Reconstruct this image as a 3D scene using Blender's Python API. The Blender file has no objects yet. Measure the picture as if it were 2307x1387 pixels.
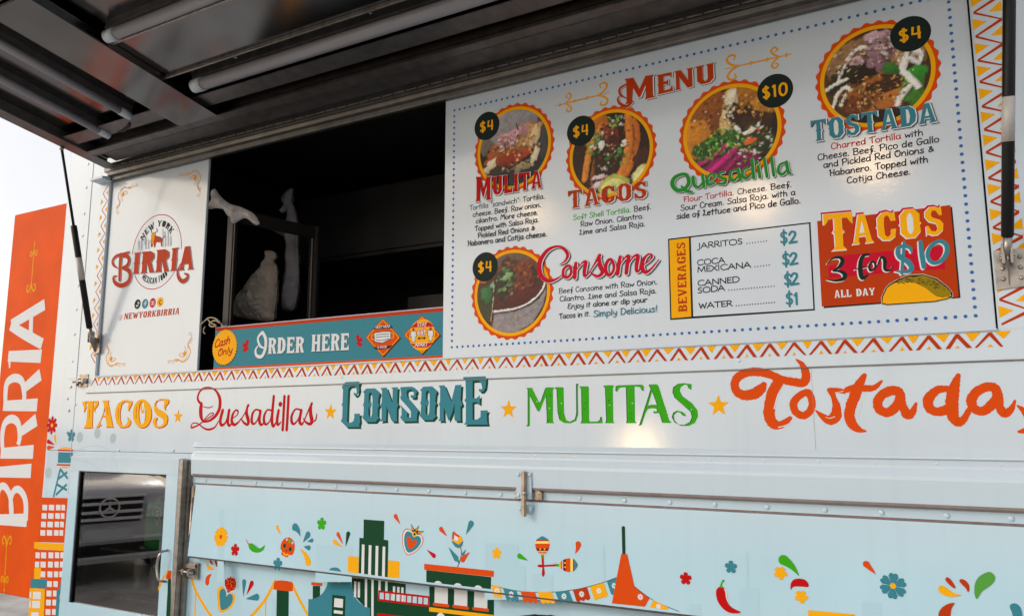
import bpy, bmesh, math, random
from mathutils import Vector, Matrix
from mathutils.geometry import tessellate_polygon
random.seed(11)
SC = bpy.context.scene
COL = SC.collection
R = math.radians

# ---------------------------------------------------------------- camera, sky, sun, exposure
F_PX, IMG_W, IMG_H = 1811.0, 2307.0, 1387.0
PITCH, YAW = R(8.5), R(30.0)
CAM = Vector((0.0, -2.45318, 1.35))
FW = Vector((-math.sin(YAW)*math.cos(PITCH), math.cos(YAW)*math.cos(PITCH), math.sin(PITCH)))
RT = Vector((math.cos(YAW), math.sin(YAW), 0.0))
UP = RT.cross(FW)
cd = bpy.data.cameras.new('camera'); cam = bpy.data.objects.new('camera', cd); COL.objects.link(cam)
cam.location = CAM; cam.rotation_euler = (math.pi/2+PITCH, 0, YAW)
cd.sensor_width = 36.0; cd.lens = F_PX*36.0/IMG_W; cd.clip_start = 0.05; cd.clip_end = 3000
SC.camera = cam

SUN_DIR = Vector((-1.03, -1.0, 0.718)).normalized()          # towards the sun
SUN_EL = math.asin(SUN_DIR.z); SUN_AZ = math.atan2(SUN_DIR.x, SUN_DIR.y)
wd = bpy.data.worlds.new('World'); SC.world = wd; wd.use_nodes = True
nt = wd.node_tree; bg = nt.nodes['Background']
sky = nt.nodes.new('ShaderNodeTexSky'); sky.sky_type = 'NISHITA'; sky.sun_disc = False
sky.sun_elevation = SUN_EL; sky.sun_rotation = SUN_AZ
sky.air_density = 1.0; sky.dust_density = 3.0; sky.ozone_density = 1.5
# thin bright overcast veil over the clear sky
veil = nt.nodes.new('ShaderNodeMix'); veil.data_type = 'RGBA'; veil.blend_type = 'ADD'; veil.inputs[0].default_value = 1.0
veil.inputs[7].default_value = (8.1, 7.35, 6.6, 1)
tcw = nt.nodes.new('ShaderNodeTexCoord'); cl = nt.nodes.new('ShaderNodeTexNoise'); cl.inputs['Scale'].default_value = 2.6; cl.inputs['Detail'].default_value = 7
cr = nt.nodes.new('ShaderNodeMapRange'); cr.inputs[1].default_value = .35; cr.inputs[2].default_value = .7; cr.inputs[3].default_value = .90; cr.inputs[4].default_value = 1.06
cm_ = nt.nodes.new('ShaderNodeMix'); cm_.data_type = 'RGBA'; cm_.blend_type = 'MULTIPLY'; cm_.inputs[0].default_value = 1.0; cm_.inputs[6].default_value = (8.1, 7.35, 6.6, 1)
nt.links.new(tcw.outputs['Generated'], cl.inputs['Vector']); nt.links.new(cl.outputs[0], cr.inputs[0]); nt.links.new(cr.outputs[0], cm_.inputs[7]); nt.links.new(cm_.outputs[2], veil.inputs[7])
nt.links.new(sky.outputs[0], veil.inputs[6]); nt.links.new(veil.outputs[2], bg.inputs['Color']); bg.inputs['Strength'].default_value = 0.10
sl = bpy.data.lights.new('sun', 'SUN'); sl.energy = 0.65; sl.angle = R(5.0); sl.color = (1, 0.97, 0.95)
so = bpy.data.objects.new('sun', sl); COL.objects.link(so)
so.rotation_euler = SUN_DIR.to_track_quat('Z', 'Y').to_euler()
SC.view_settings.view_transform = 'Standard'; SC.view_settings.look = 'None'
SC.view_settings.gamma = 1.0; SC.view_settings.use_curve_mapping = False
SC.view_settings.exposure = 0.0
SC.cycles.use_denoising = True
SC.cycles.max_bounces = 8

# ---------------------------------------------------------------- surfaces the artwork lies on
class Plane:
    def __init__(s, pt, n):
        s.o = Vector(pt); s.n = Vector(n).normalized()
        s.u = Vector((1, 0, 0)); s.v = s.u.cross(s.n)*-1
        if s.v.z < 0: s.v = -s.v
    def hit(s, px, py):
        d = FW*F_PX + RT*(px-IMG_W/2) + UP*(IMG_H/2-py)
        t = (s.o-CAM).dot(s.n)/d.dot(s.n)
        return CAM + d*t
    def uv(s, p): d = p-s.o; return (d.dot(s.u), d.dot(s.v))
    def at(s, px, py): return s.uv(s.hit(px, py))
    def xyz(s, a, b, lift=0): return s.o + s.u*a + s.v*b + s.n*lift
N_OUT = (0, -1, 0)
SIDE = Plane((0, 0, 0), N_OUT)
FRAME = Plane((0, -0.003, 0), N_OUT)
PANEL = Plane((0, 0.010, 0), N_OUT)
BOARD = Plane((0, 0.030, 0), N_OUT)
CABINET = Plane((0, -0.045, 0), N_OUT)
FLAP = Plane((0, -0.016, 1.107), (0, -0.303, 0.022))
REAR = Plane((0, 0.03, 0), N_OUT)

# ---------------------------------------------------------------- materials
def lin(c): return c/12.92 if c <= 0.04045 else ((c+0.055)/1.055)**2.4
def hexc(h): return tuple(lin(int(h[i:i+2], 16)/255) for i in (0, 2, 4))
MATS = {}
def mat(name, col, rough=0.35, metal=0.0, coat=0.0, noise=0.0, nscale=30.0, bump=0.0, bscale=60.0, spec=0.5, bdist=0.002, streak=0.0, fade=None):
    if name in MATS: return MATS[name]
    m = bpy.data.materials.new(name); m.use_nodes = True; MATS[name] = m
    t = m.node_tree; b = t.nodes['Principled BSDF']
    if isinstance(col, str): col = hexc(col)
    b.inputs['Base Color'].default_value = (*col, 1)
    b.inputs['Roughness'].default_value = rough; b.inputs['Metallic'].default_value = metal
    b.inputs['Coat Weight'].default_value = coat; b.inputs['Specular IOR Level'].default_value = spec
    b.inputs['Coat Roughness'].default_value = 0.11
    tc = t.nodes.new('ShaderNodeTexCoord')
    if noise:
        n = t.nodes.new('ShaderNodeTexNoise'); n.inputs['Scale'].default_value = nscale; n.inputs['Detail'].default_value = 6
        t.links.new(tc.outputs['Object'], n.inputs['Vector'])
        r = t.nodes.new('ShaderNodeMapRange'); r.inputs[1].default_value = 0.3; r.inputs[2].default_value = 0.7
        r.inputs[3].default_value = 1-noise; r.inputs[4].default_value = 1+noise
        t.links.new(n.outputs[0], r.inputs[0])
        x = t.nodes.new('ShaderNodeMix'); x.data_type = 'RGBA'; x.blend_type = 'MULTIPLY'; x.inputs[0].default_value = 1
        x.inputs[6].default_value = (*col, 1); t.links.new(r.outputs[0], x.inputs[7])
        t.links.new(x.outputs[2], b.inputs['Base Color'])
    if fade or streak:
        sp = t.nodes.new('ShaderNodeSeparateXYZ'); t.links.new(tc.outputs['Object'], sp.inputs[0])
        src = b.inputs['Base Color'].links[0].from_socket
        if fade:                                  # printed blend of the wrap: (colour at top, z top, z bottom)
            r = t.nodes.new('ShaderNodeMapRange'); r.inputs[1].default_value = fade[2]; r.inputs[2].default_value = fade[1]; t.links.new(sp.outputs[2], r.inputs[0])
            x = t.nodes.new('ShaderNodeMix'); x.data_type = 'RGBA'; t.links.new(r.outputs[0], x.inputs[0]); t.links.new(src, x.inputs[6]); x.inputs[7].default_value = (*fade[0], 1); src = x.outputs[2]
        if streak:                                # faint grime: long runs down the sheet and blotches
            mp = t.nodes.new('ShaderNodeMapping'); mp.inputs['Scale'].default_value = (26, 1, 1.1); t.links.new(tc.outputs['Object'], mp.inputs[0])
            n = t.nodes.new('ShaderNodeTexNoise'); n.inputs['Scale'].default_value = 1.0; n.inputs['Detail'].default_value = 5; t.links.new(mp.outputs[0], n.inputs['Vector'])
            r = t.nodes.new('ShaderNodeMapRange'); r.inputs[1].default_value = .52; r.inputs[2].default_value = .80; r.inputs[3].default_value = 1; r.inputs[4].default_value = 1-streak; t.links.new(n.outputs[0], r.inputs[0])
            x = t.nodes.new('ShaderNodeMix'); x.data_type = 'RGBA'; x.blend_type = 'MULTIPLY'; x.inputs[0].default_value = 1; t.links.new(src, x.inputs[6]); t.links.new(r.outputs[0], x.inputs[7]); src = x.outputs[2]
        t.links.new(src, b.inputs['Base Color'])
    if bump:
        n = t.nodes.new('ShaderNodeTexNoise'); n.inputs['Scale'].default_value = bscale; n.inputs['Detail'].default_value = 4
        t.links.new(tc.outputs['Object'], n.inputs['Vector'])
        k = t.nodes.new('ShaderNodeBump'); k.inputs['Strength'].default_value = bump; k.inputs['Distance'].default_value = bdist
        t.links.new(n.outputs[0], k.inputs['Height']); t.links.new(k.outputs[0], b.inputs['Normal'])
        if coat > .5:                             # orange peel in the clear film
            n2 = t.nodes.new('ShaderNodeTexNoise'); n2.inputs['Scale'].default_value = 170; n2.inputs['Detail'].default_value = 3; t.links.new(tc.outputs['Object'], n2.inputs['Vector'])
            k2 = t.nodes.new('ShaderNodeBump'); k2.inputs['Strength'].default_value = .13; k2.inputs['Distance'].default_value = .001; t.links.new(n2.outputs[0], k2.inputs['Height']); t.links.new(k.outputs[0], k2.inputs['Normal']); t.links.new(k2.outputs[0], b.inputs['Coat Normal'])
    return m
INKK = 0.80
def ink(name, h, k=1.0, boost=.75):                         # printed vinyl film
    c = hexc(h); g = min(c)*boost; c = tuple(max(0.004, min(0.85, (x-g)*k*INKK)) for x in c)
    return mat('ink_'+name, c, 0.45, spec=0.06, noise=0.05, nscale=220, bump=0.05, bscale=160)
YEL = ink('yellow', 'EBAA16', 1.15); RED = ink('red', 'C4201F', 1.0); TEAL = ink('teal', '458798', 1.1, .3)
DGR = ink('deep_green', '1E4A33', 1.0, .5); TGR = ink('title_green', '3C9A48', 1.0, .5); GRN = ink('green', '45A82F', 1.15); ORA = ink('orange', 'D24C0E', 1.15)
BLK = ink('black', '25262B', 1, .2); WHT = ink('white', 'E2E7EC', 1.0, 0); BLU = ink('blue', '4472B4', 1.1, .4); GLD = ink('gold', 'D8961A', 1.2)
TXT = ink('text', '2B2C33', 1, .2); DTE = ink('deep_teal', '2C5A66', 1, .3); BRK = ink('brick', 'BE4420', 1.0); CRI = ink('crimson', 'BE1E36', 1.15)
CHA = ink('charcoal', '23302E', 1, .3); OLI = ink('olive', '97822A', 1.1); SKY2 = mat('ink_pale_sky', (.365, .56, .665), .42, spec=.15)
LAV = ink('lavender', 'CBC9DE', 1, 0); PALE = ink('pale_mark', 'BFD2D9', .88, 0); STK = ink('food_dark', '241A12')

WC = (0.50, 0.592, 0.680); BC = (0.385, 0.585, 0.695)
PAINT = mat('white_paint', WC, 0.45, spec=.2, coat=0.9, noise=0.04, nscale=2.2, bump=0.06, bscale=9, streak=.04)
WRAP = mat('pale_blue_wrap', BC, 0.45, spec=.2, coat=0.9, noise=0.04, nscale=2.2, bump=0.06, bscale=9, streak=.035, fade=(WC, 1.26, 0.95))
FACE = mat('menu_board_film', (0.485, 0.562, 0.648), 0.45, spec=.2, coat=0.9, noise=0.02, nscale=3, bump=0.05, bscale=30, streak=.02)
STEEL = mat('stainless', (0.42, 0.41, 0.40), 0.30, metal=1.0, noise=0.12, nscale=12, bump=0.05, bscale=40)
SHEET = mat('stainless_sheet', (0.17, 0.163, 0.16), 0.15, metal=1.0, noise=0.10, nscale=6, bump=0.02, bscale=6)
DSTEEL = mat('dull_steel', (0.150, 0.143, 0.140), 0.45, metal=0.8, noise=0.2, nscale=20, bump=0.08, bscale=60)
GSTEEL = mat('galvanised', (0.32, 0.30, 0.28), 0.40, metal=0.9, noise=0.25, nscale=40, bump=0.15, bscale=90)
BRASSY = mat('worn_zinc', (0.36, 0.30, 0.25), 0.38, metal=0.9, noise=0.3, nscale=50, bump=0.2, bscale=120)
BLACK = mat('black_tube', (0.008, 0.008, 0.009), 0.40, spec=.2, noise=0.1, nscale=30)
RUBBER = mat('rubber', (0.02, 0.02, 0.02), 0.7, noise=0.2, nscale=30)
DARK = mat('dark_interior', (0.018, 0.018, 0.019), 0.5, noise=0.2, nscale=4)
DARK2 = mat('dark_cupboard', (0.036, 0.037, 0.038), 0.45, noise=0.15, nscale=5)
LENS = mat('tube_diffuser', (0.25, 0.25, 0.285), 0.35, noise=0.03, nscale=8)
HINGEB = mat('brown_seam', (0.20, 0.12, 0.11), 0.5, noise=0.25, nscale=60)

# ---------------------------------------------------------------- objects and labels
def link(o, parent=None):
    COL.objects.link(o)
    if parent is not None:
        o.parent = parent
        q = parent; off = Vector()
        while q is not None: off += q.location; q = q.parent
        o.location = -off if parent.type == 'EMPTY' else Vector()
    return o
def tag(o, label=None, cat=None, group=None, kind=None):
    if label: o['label'] = label
    if cat: o['category'] = cat
    if group: o['group'] = group
    if kind: o['kind'] = kind
    return o
def empty(name, loc):
    o = bpy.data.objects.new(name, None); o.location = loc; o.empty_display_size = 0.2; COL.objects.link(o); return o
class MB:                                        # collects solids into one mesh
    def __init__(s): s.bm = bmesh.new(); s.mats = []
    def mi(s, m):
        if m not in s.mats: s.mats.append(m)
        return s.mats.index(m)
    def box(s, a, b, m, bevel=0.0, M=None, seg=2):
        t = bmesh.new(); r = bmesh.ops.create_cube(t, size=1)
        c = [(a[i]+b[i])/2 for i in range(3)]; d = [abs(b[i]-a[i]) for i in range(3)]
        for v in t.verts: v.co = Vector((v.co.x*d[0]+c[0], v.co.y*d[1]+c[1], v.co.z*d[2]+c[2]))
        if bevel: bmesh.ops.bevel(t, geom=t.edges[:]+t.verts[:], offset=min(bevel, min(d)*0.45), segments=seg, affect='EDGES', clamp_overlap=True)
        s.add(t, m, M)
    def add(s, t, m, M=None, smooth=False):
        k = s.mi(m)
        if M is not None: t.transform(M)
        vs = [s.bm.verts.new(v.co) for v in t.verts]; t.verts.index_update()
        for f in t.faces:
            try:
                g = s.bm.faces.new([vs[v.index] for v in f.verts]); g.material_index = k; g.smooth = smooth or f.smooth
            except ValueError: pass
        t.free()
    def tube(s, pts, r, m, n=12, caps=True):
        pts = [Vector(p) for p in pts]; rr = r if isinstance(r, (list, tuple)) else [r]*len(pts)
        t = bmesh.new(); rings = []; up = Vector((0.13, 0.21, 0.97))
        for i, p in enumerate(pts):
            d = (pts[min(i+1, len(pts)-1)]-pts[max(i-1, 0)]).normalized()
            if abs(d.dot(up)) > 0.95: up = Vector((1, 0.1, 0.05))
            a = d.cross(up).normalized(); b = d.cross(a)
            rings.append([t.verts.new(p+(a*math.cos(2*math.pi*k/n)+b*math.sin(2*math.pi*k/n))*rr[i]) for k in range(n)])
        for i in range(len(rings)-1):
            for k in range(n):
                f = t.faces.new([rings[i][k], rings[i][(k+1) % n], rings[i+1][(k+1) % n], rings[i+1][k]]); f.smooth = True
        if caps:
            t.faces.new(rings[0]); t.faces.new(rings[-1][::-1])
        bmesh.ops.recalc_face_normals(t, faces=t.faces[:])
        s.add(t, m)
    def ball(s, c, r, m, sc=(1, 1, 1), n=10):
        t = bmesh.new(); bmesh.ops.create_uvsphere(t, u_segments=n*2, v_segments=n, radius=r)
        for v in t.verts: v.co = Vector((v.co.x*sc[0]+c[0], v.co.y*sc[1]+c[1], v.co.z*sc[2]+c[2]))
        for f in t.faces: f.smooth = True
        s.add(t, m)
    def prism(s, poly, a, b, m, axis='X', M=None, smooth=False):   # profile in the other two axes, swept a..b
        t = bmesh.new()
        def P(q, w): return {'X': (w, q[0], q[1]), 'Y': (q[0], w, q[1]), 'Z': (q[0], q[1], w)}[axis]
        A = [t.verts.new(P(q, a)) for q in poly]; B = [t.verts.new(P(q, b)) for q in poly]; n = len(poly)
        for i in range(n):
            f = t.faces.new([A[i], A[(i+1) % n], B[(i+1) % n], B[i]]); f.smooth = smooth
        t.faces.new(A[::-1]); t.faces.new(B)
        bmesh.ops.recalc_face_normals(t, faces=t.faces[:])
        s.add(t, m, M)
    def grid(s, fn, nu, nv, m, smooth=True, close=False):
        t = bmesh.new(); V = [[t.verts.new(fn(i/nu, j/nv)) for j in range(nv+1)] for i in range(nu+1)]
        for i in range(nu):
            for j in range(nv):
                f = t.faces.new([V[i][j], V[i+1][j], V[i+1][j+1], V[i][j+1]]); f.smooth = smooth
        if close: bmesh.ops.remove_doubles(t, verts=t.verts[:], dist=1e-5)
        bmesh.ops.recalc_face_normals(t, faces=t.faces[:])
        s.add(t, m)
    def build(s, name, parent=None):
        me = bpy.data.meshes.new(name); s.bm.to_mesh(me); s.bm.free()
        for m in s.mats: me.materials.append(m)
        return link(bpy.data.objects.new(name, me), parent)

# ---------------------------------------------------------------- flat printed artwork
def Z(ox, oy, s=5.004): return lambda pts: [(ox+p[0]/s, oy+p[1]/s) for p in pts]
def smooth(pts, n=5, closed=False):
    out = []; L = len(pts)
    rng = range(L if closed else L-1)
    for i in rng:
        if closed: a, b, c, d = pts[(i-1) % L], pts[i], pts[(i+1) % L], pts[(i+2) % L]
        else: a, b, c, d = pts[max(i-1, 0)], pts[i], pts[i+1], pts[min(i+2, L-1)]
        for k in range(n):
            t = k/n; t2 = t*t; t3 = t2*t
            out.append(tuple(0.5*(2*b[j]+(c[j]-a[j])*t+(2*a[j]-5*b[j]+4*c[j]-d[j])*t2+(3*b[j]-a[j]-3*c[j]+d[j])*t3) for j in range(len(b))))
    if not closed: out.append(tuple(pts[-1]))
    return out
class Art:
    def __init__(s, plane, base=0.0004, step=2.5e-6):
        s.p = plane; s.lift = base; s.step = step; s.V = []; s.F = []; s.M = []; s.mats = []
    def mi(s, m):
        if m not in s.mats: s.mats.append(m)
        return s.mats.index(m)
    def px(s, pts): return [s.p.at(*q) for q in pts]
    def poly(s, pts, m, holes=(), uv=False, off=(0, 0)):
        loops = [pts]+list(holes)
        if not uv: loops = [s.px(l) for l in loops]
        loops = [[(a+off[0], b+off[1]) for a, b in l] for l in loops]
        tri = tessellate_polygon([[Vector((a, b, 0)) for a, b in l] for l in loops])
        flat = [q for l in loops for q in l]; b0 = len(s.V)
        for a, b in flat: s.V.append(s.p.xyz(a, b, s.lift))
        k = s.mi(m)
        for t in tri: s.F.append([b0+i for i in t]); s.M.append(k)
        s.lift += s.step
    def stroke(s, pts, w, m, uv=False, sm=True, closed=False, n=5, off=(0, 0), cap=True, jit=0.0, k=1.0):
        """ribbon along pts; w = width or widths, in photo pixels (or metres with uv)"""
        W = list(w) if isinstance(w, (list, tuple)) else [w]*len(pts)
        if len(W) != len(pts): W = [W[min(len(W)-1, int(i*len(W)/len(pts)))] for i in range(len(pts))]
        if not uv:
            q = []
            for (x, y), ww in zip(pts, W):
                a, b = s.p.at(x, y); c = s.p.at(x+1, y); d = s.p.at(x, y+1)
                q.append((a, b, ww*0.5*(math.hypot(c[0]-a, c[1]-b)+math.hypot(d[0]-a, d[1]-b))))
        else: q = [(a, b, ww) for (a, b), ww in zip(pts, W)]
        if sm and len(q) > 2: q = smooth(q, n, closed)
        elif closed: q = q+[q[0]]
        if closed and sm: q = q+[q[0]]
        kk = s.mi(m); b0 = len(s.V); N = len(q); dl = 3e-7
        for i, (a, b, ww) in enumerate(q):
            i0, i1 = max(i-1, 0), min(i+1, N-1)
            if closed:
                i0 = i-1 if i > 0 else N-2; i1 = i+1 if i < N-1 else 1
            dx, dy = q[i1][0]-q[i0][0], q[i1][1]-q[i0][1]; L = math.hypot(dx, dy) or 1
            h1 = ww/2*k*(1+random.uniform(-jit, jit)); h2 = ww/2*k*(1+random.uniform(-jit, jit)); nx, ny = -dy/L, dx/L
            s.V.append(s.p.xyz(a+nx*h1+off[0], b+ny*h1+off[1], s.lift+i*dl)); s.V.append(s.p.xyz(a-nx*h2+off[0], b-ny*h2+off[1], s.lift+i*dl))
        for i in range(N-1):
            s.F.append([b0+2*i, b0+2*i+1, b0+2*i+3, b0+2*i+2]); s.M.append(kk)
        s.lift += N*dl
        if cap and not closed:
            for e in (0, N-1):
                a, b, ww = q[e]; s.disc_uv((a+off[0], b+off[1]), ww/2*k, m, 10)
        s.lift += s.step
    def disc_uv(s, c, r, m, n=28, sc=(1, 1)):
        s.poly([(c[0]+r*sc[0]*math.cos(2*math.pi*i/n), c[1]+r*sc[1]*math.sin(2*math.pi*i/n)) for i in range(n)], m, uv=True)
    def rad(s, x, y, rx):
        a = s.p.at(x-rx, y); b = s.p.at(x+rx, y); return abs(b[0]-a[0])/2
    def disc(s, x, y, rx, m, n=28): s.disc_uv(s.p.at(x, y), s.rad(x, y, rx), m, n)
    cur = None; par = None
    def cut(s, nxt=None, name=None, label=None):   # close the motif drawn so far as a part of its own, start the next
        if s.V:
            L = s.lift; s.build(name or s.cur, s.par, label or s.lab); s.V = []; s.F = []; s.M = []; s.mats = []; s.lift = L
        s.cur, s.lab = (nxt if isinstance(nxt, tuple) else (nxt, None))
    lab = None
    def build(s, name, parent, label=None):
        me = bpy.data.meshes.new(name); me.from_pydata([v[:] for v in s.V], [], s.F)
        for i, p in enumerate(me.polygons): p.material_index = s.M[i]
        for m in s.mats: me.materials.append(m)
        o = link(bpy.data.objects.new(name, me), parent)
        if label: o['label'] = label
        return o
# ---------------------------------------------------------------- lettering: a hand-drawn single-stroke hand ...
def _g(t): return [[tuple(float(c) for c in p.split(',')) for p in s.split()] for s in t.split('|') if s.strip()]
HAND = {k: (_g(v[0]), v[1]) for k, v in {
'a': ('.42,.5 .3,.62 .12,.55 .05,.3 .12,.05 .28,.03 .42,.25|.44,.6 .42,.3 .46,0', .55), 'b': ('.08,1 .06,.5 .06,0|.06,.3 .2,.6 .38,.55 .42,.3 .34,.04 .18,0 .06,.12', .52),
'c': ('.42,.5 .32,.61 .16,.56 .06,.32 .12,.07 .27,.01 .42,.12', .5), 'd': ('.42,.5 .28,.61 .12,.53 .05,.28 .13,.04 .28,.04 .42,.25|.44,1 .43,.4 .45,0', .56),
'e': ('.07,.3 .3,.36 .42,.46 .33,.61 .17,.58 .06,.34 .12,.06 .28,.01 .42,.12', .5), 'f': ('.4,.92 .3,1 .2,.8 .2,.2 .18,-.25|.05,.48 .38,.5|.2,.05 .34,.12 .3,.28 .2,.26', .45),
'g': ('.42,.5 .28,.61 .1,.53 .06,.25 .2,.05 .42,.3|.43,.6 .42,0 .28,-.3 .08,-.25', .54), 'h': ('.08,1 .06,0|.06,.3 .2,.6 .36,.58 .4,.35 .42,0', .53),
'i': ('.08,.6 .08,0|.08,.82 .09,.86', .2), 'j': ('.16,.6 .16,-.1 .06,-.3 -.06,-.25|.17,.82 .18,.86', .27), 'k': ('.08,1 .06,0|.4,.6 .08,.28|.1,.3 .42,0', .48),
'l': ('.08,1 .08,0', .21), 'm': ('.06,.6 .05,0|.05,.35 .16,.6 .28,.56 .3,0|.3,.35 .42,.6 .54,.56 .58,0', .7), 'n': ('.06,.6 .05,0|.05,.3 .2,.6 .36,.56 .4,.3 .42,0', .53),
'o': ('.25,.61 .08,.5 .06,.2 .2,0 .38,.08 .44,.35 .36,.56 .25,.61', .52), 'p': ('.07,.6 .06,-.32|.06,.3 .2,.6 .38,.55 .42,.3 .34,.05 .18,0 .06,.12', .52),
'r': ('.07,.64 .06,0|.06,.30 .16,.54 .28,.61 .38,.54', .43), 's': ('.38,.55 .24,.62 .1,.5 .2,.34 .34,.22 .3,.04 .14,-.01 .03,.08', .45),
't': ('.2,.95 .18,.3 .2,0|.02,.64 .38,.66', .42), 'u': ('.07,.6 .06,.2 .16,.01 .32,.05 .42,.3|.43,.6 .43,.2 .46,0', .56), 'v': ('.04,.6 .2,0|.2,0 .38,.6', .44),
'w': ('.04,.6 .14,.05|.14,.05 .3,.45|.3,.45 .42,.05|.42,.05 .56,.6', .62), 'y': ('.06,.6 .1,.25 .26,.12 .4,.35|.42,.6 .4,0 .28,-.3 .08,-.26', .54),
'A': ('0,0 .28,1|.28,1 .58,0|.12,.35 .46,.35', .64), 'B': ('.1,1 .07,0|.0,.92 .3,1.02 .48,.85 .4,.6 .1,.52|.12,.52 .42,.5 .52,.25 .38,.02 .07,0', .6),
'C': ('.5,.85 .36,1 .16,.9 .05,.5 .14,.1 .34,0 .52,.15', .58), 'D': ('.08,1 .07,0|.0,.96 .3,1 .52,.75 .54,.35 .36,.04 .07,0', .64),
'E': ('.48,.93 .3,1.0 .1,.85 .16,.6 .36,.55|.3,.55 .08,.45 .06,.12 .28,0 .5,.1', .56), 'F': ('.0,.95 .5,1|.14,1 .14,.5 .1,0|.02,.5 .4,.55', .5),
'G': ('.5,.85 .34,1 .14,.88 .05,.45 .16,.06 .36,.02 .5,.2 .5,.45|.3,.45 .58,.46', .64), 'H': ('.0,.86 .12,1 .1,0|.5,1 .48,0|.1,.5 .5,.52', .6),
'J': ('.4,1 .4,.1 .26,-.12 .05,-.08', .5), 'L': ('.1,.78 .2,1 .26,.62 .1,.08|.02,.05 .2,.12 .5,.0', .54), 'M': ('.06,0 .1,.9 .2,.95 .34,.55|.34,.5 .5,.95 .6,.9 .64,0', .74),
'N': ('.06,0 .08,1|.08,1 .48,.02|.48,.02 .5,1', .6), 'O': ('.3,1 .1,.85 .05,.45 .18,.05 .42,.05 .56,.45 .48,.9 .3,1 .22,.85 .32,.74', .66),
'P': ('.1,1 .08,0|.0,.82 .15,1.02 .44,.98 .5,.7 .34,.48 .12,.45', .57), 'R': ('.1,1 .08,0|.0,.82 .15,1.02 .44,.98 .5,.72 .34,.5 .14,.46|.22,.46 .54,0', .6),
'S': ('.48,.85 .34,1 .14,.92 .1,.7 .3,.52 .48,.32 .42,.06 .2,0 .04,.14', .57), 'T': ('0,.86 .2,1 .56,1|.28,1 .26,.5 .28,0', .56), 'I': ('.1,1 .1,0', .24),
'Y': ('.02,1 .26,.5|.5,1 .26,.5|.26,.5 .24,0', .54), 'W': ('.02,1 .2,.02|.2,.02 .4,.8|.4,.8 .58,.02|.58,.02 .8,1', .86), 'U': ('.05,1 .06,.3 .25,0 .46,.25 .48,1', .56),
'K': ('.08,1 .06,0|.48,1 .1,.48|.14,.52 .5,0', .56), 'V': ('.02,1 .26,0|.26,0 .5,1', .54), 'X': ('.02,1 .5,0|.5,1 .0,0', .56),
'&': ('.5,.1 .18,.62 .28,.78 .38,.64 .1,.25 .15,.03 .35,.05 .5,.38', .6), '.': ('.08,.03 .12,.05', .24), ':': ('.08,.1 .1,.12|.08,.5 .1,.52', .24), '"': ('.06,1 .06,.8|.2,1 .2,.8', .3),
'!': ('.12,1 .1,.3|.09,.04 .1,.06', .24), '$': ('.44,.8 .3,.9 .1,.82 .1,.6 .4,.42 .42,.18 .24,.08 .04,.2|.26,1.08 .25,-.1', .54), '2': ('.04,.74 .2,.98 .42,.86 .38,.55 .05,.02|.03,.04 .5,.04', .56),
'4': ('.1,1 .05,.42 .5,.42|.4,1 .4,0', .56), '1': ('.02,.82 .18,.98|.18,1 .18,0', .34), '0': ('.28,1 .08,.8 .06,.25 .26,0 .48,.25 .48,.8 .28,1', .58), '6': ('.4,.95 .18,.75 .06,.3 .22,.0 .42,.15 .36,.45 .1,.36', .5),
'3': ('.05,.9 .3,1 .44,.8 .2,.54 .46,.3 .32,.02 .04,.1', .54), '@': ('.4,.35 .28,.6 .2,.35 .34,.25 .5,.4 .5,.7 .3,.95 .05,.6 .1,.1 .4,0', .62), '-': ('.03,.4 .3,.42', .36)}.items()}
CAPS = dict(HAND)                                 # ... and plain wide capitals
for k, v in {'A': ('0,0 .34,1|.34,1 .7,0|.14,.36 .56,.36', .76), 'R': ('.08,1 .08,0|.08,.98 .4,1 .5,.75 .36,.5 .1,.48|.24,.48 .6,0', .64), 'E': ('.08,1 .08,0|.08,.97 .46,.98|.08,.52 .4,.52|.08,.03 .48,.03', .54),
 'I': ('.1,1 .1,0', .26), 'T': ('0,.98 .62,.98|.31,1 .31,0', .66), 'O': ('.42,1 .14,.86 .05,.5 .14,.12 .42,0 .7,.12 .8,.5 .7,.86 .42,1', .88), 'C': ('.7,.88 .44,1 .16,.86 .05,.5 .16,.12 .44,0 .72,.14', .78),
 'M': ('.04,0 .12,1|.12,1 .42,.1|.42,.1 .72,1|.72,1 .8,0', .9), 'N': ('.08,0 .08,1|.08,1 .66,0|.66,0 .66,1', .78), 'X': ('.02,1 .6,0|.6,1 .0,0', .66), 'D': ('.08,1 .08,0|.08,.98 .42,1 .68,.75 .7,.35 .45,.02 .08,.02', .78),
 'J': ('.26,1 .26,0 .18,-.18 .0,-.22', .4), 'S': ('.44,.88 .28,1 .1,.88 .12,.64 .36,.46 .46,.24 .32,.02 .06,.08', .56), '.': ('.08,.03 .11,.05', .3)}.items(): CAPS[k] = (_g(v[0]), v[1])

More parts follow.
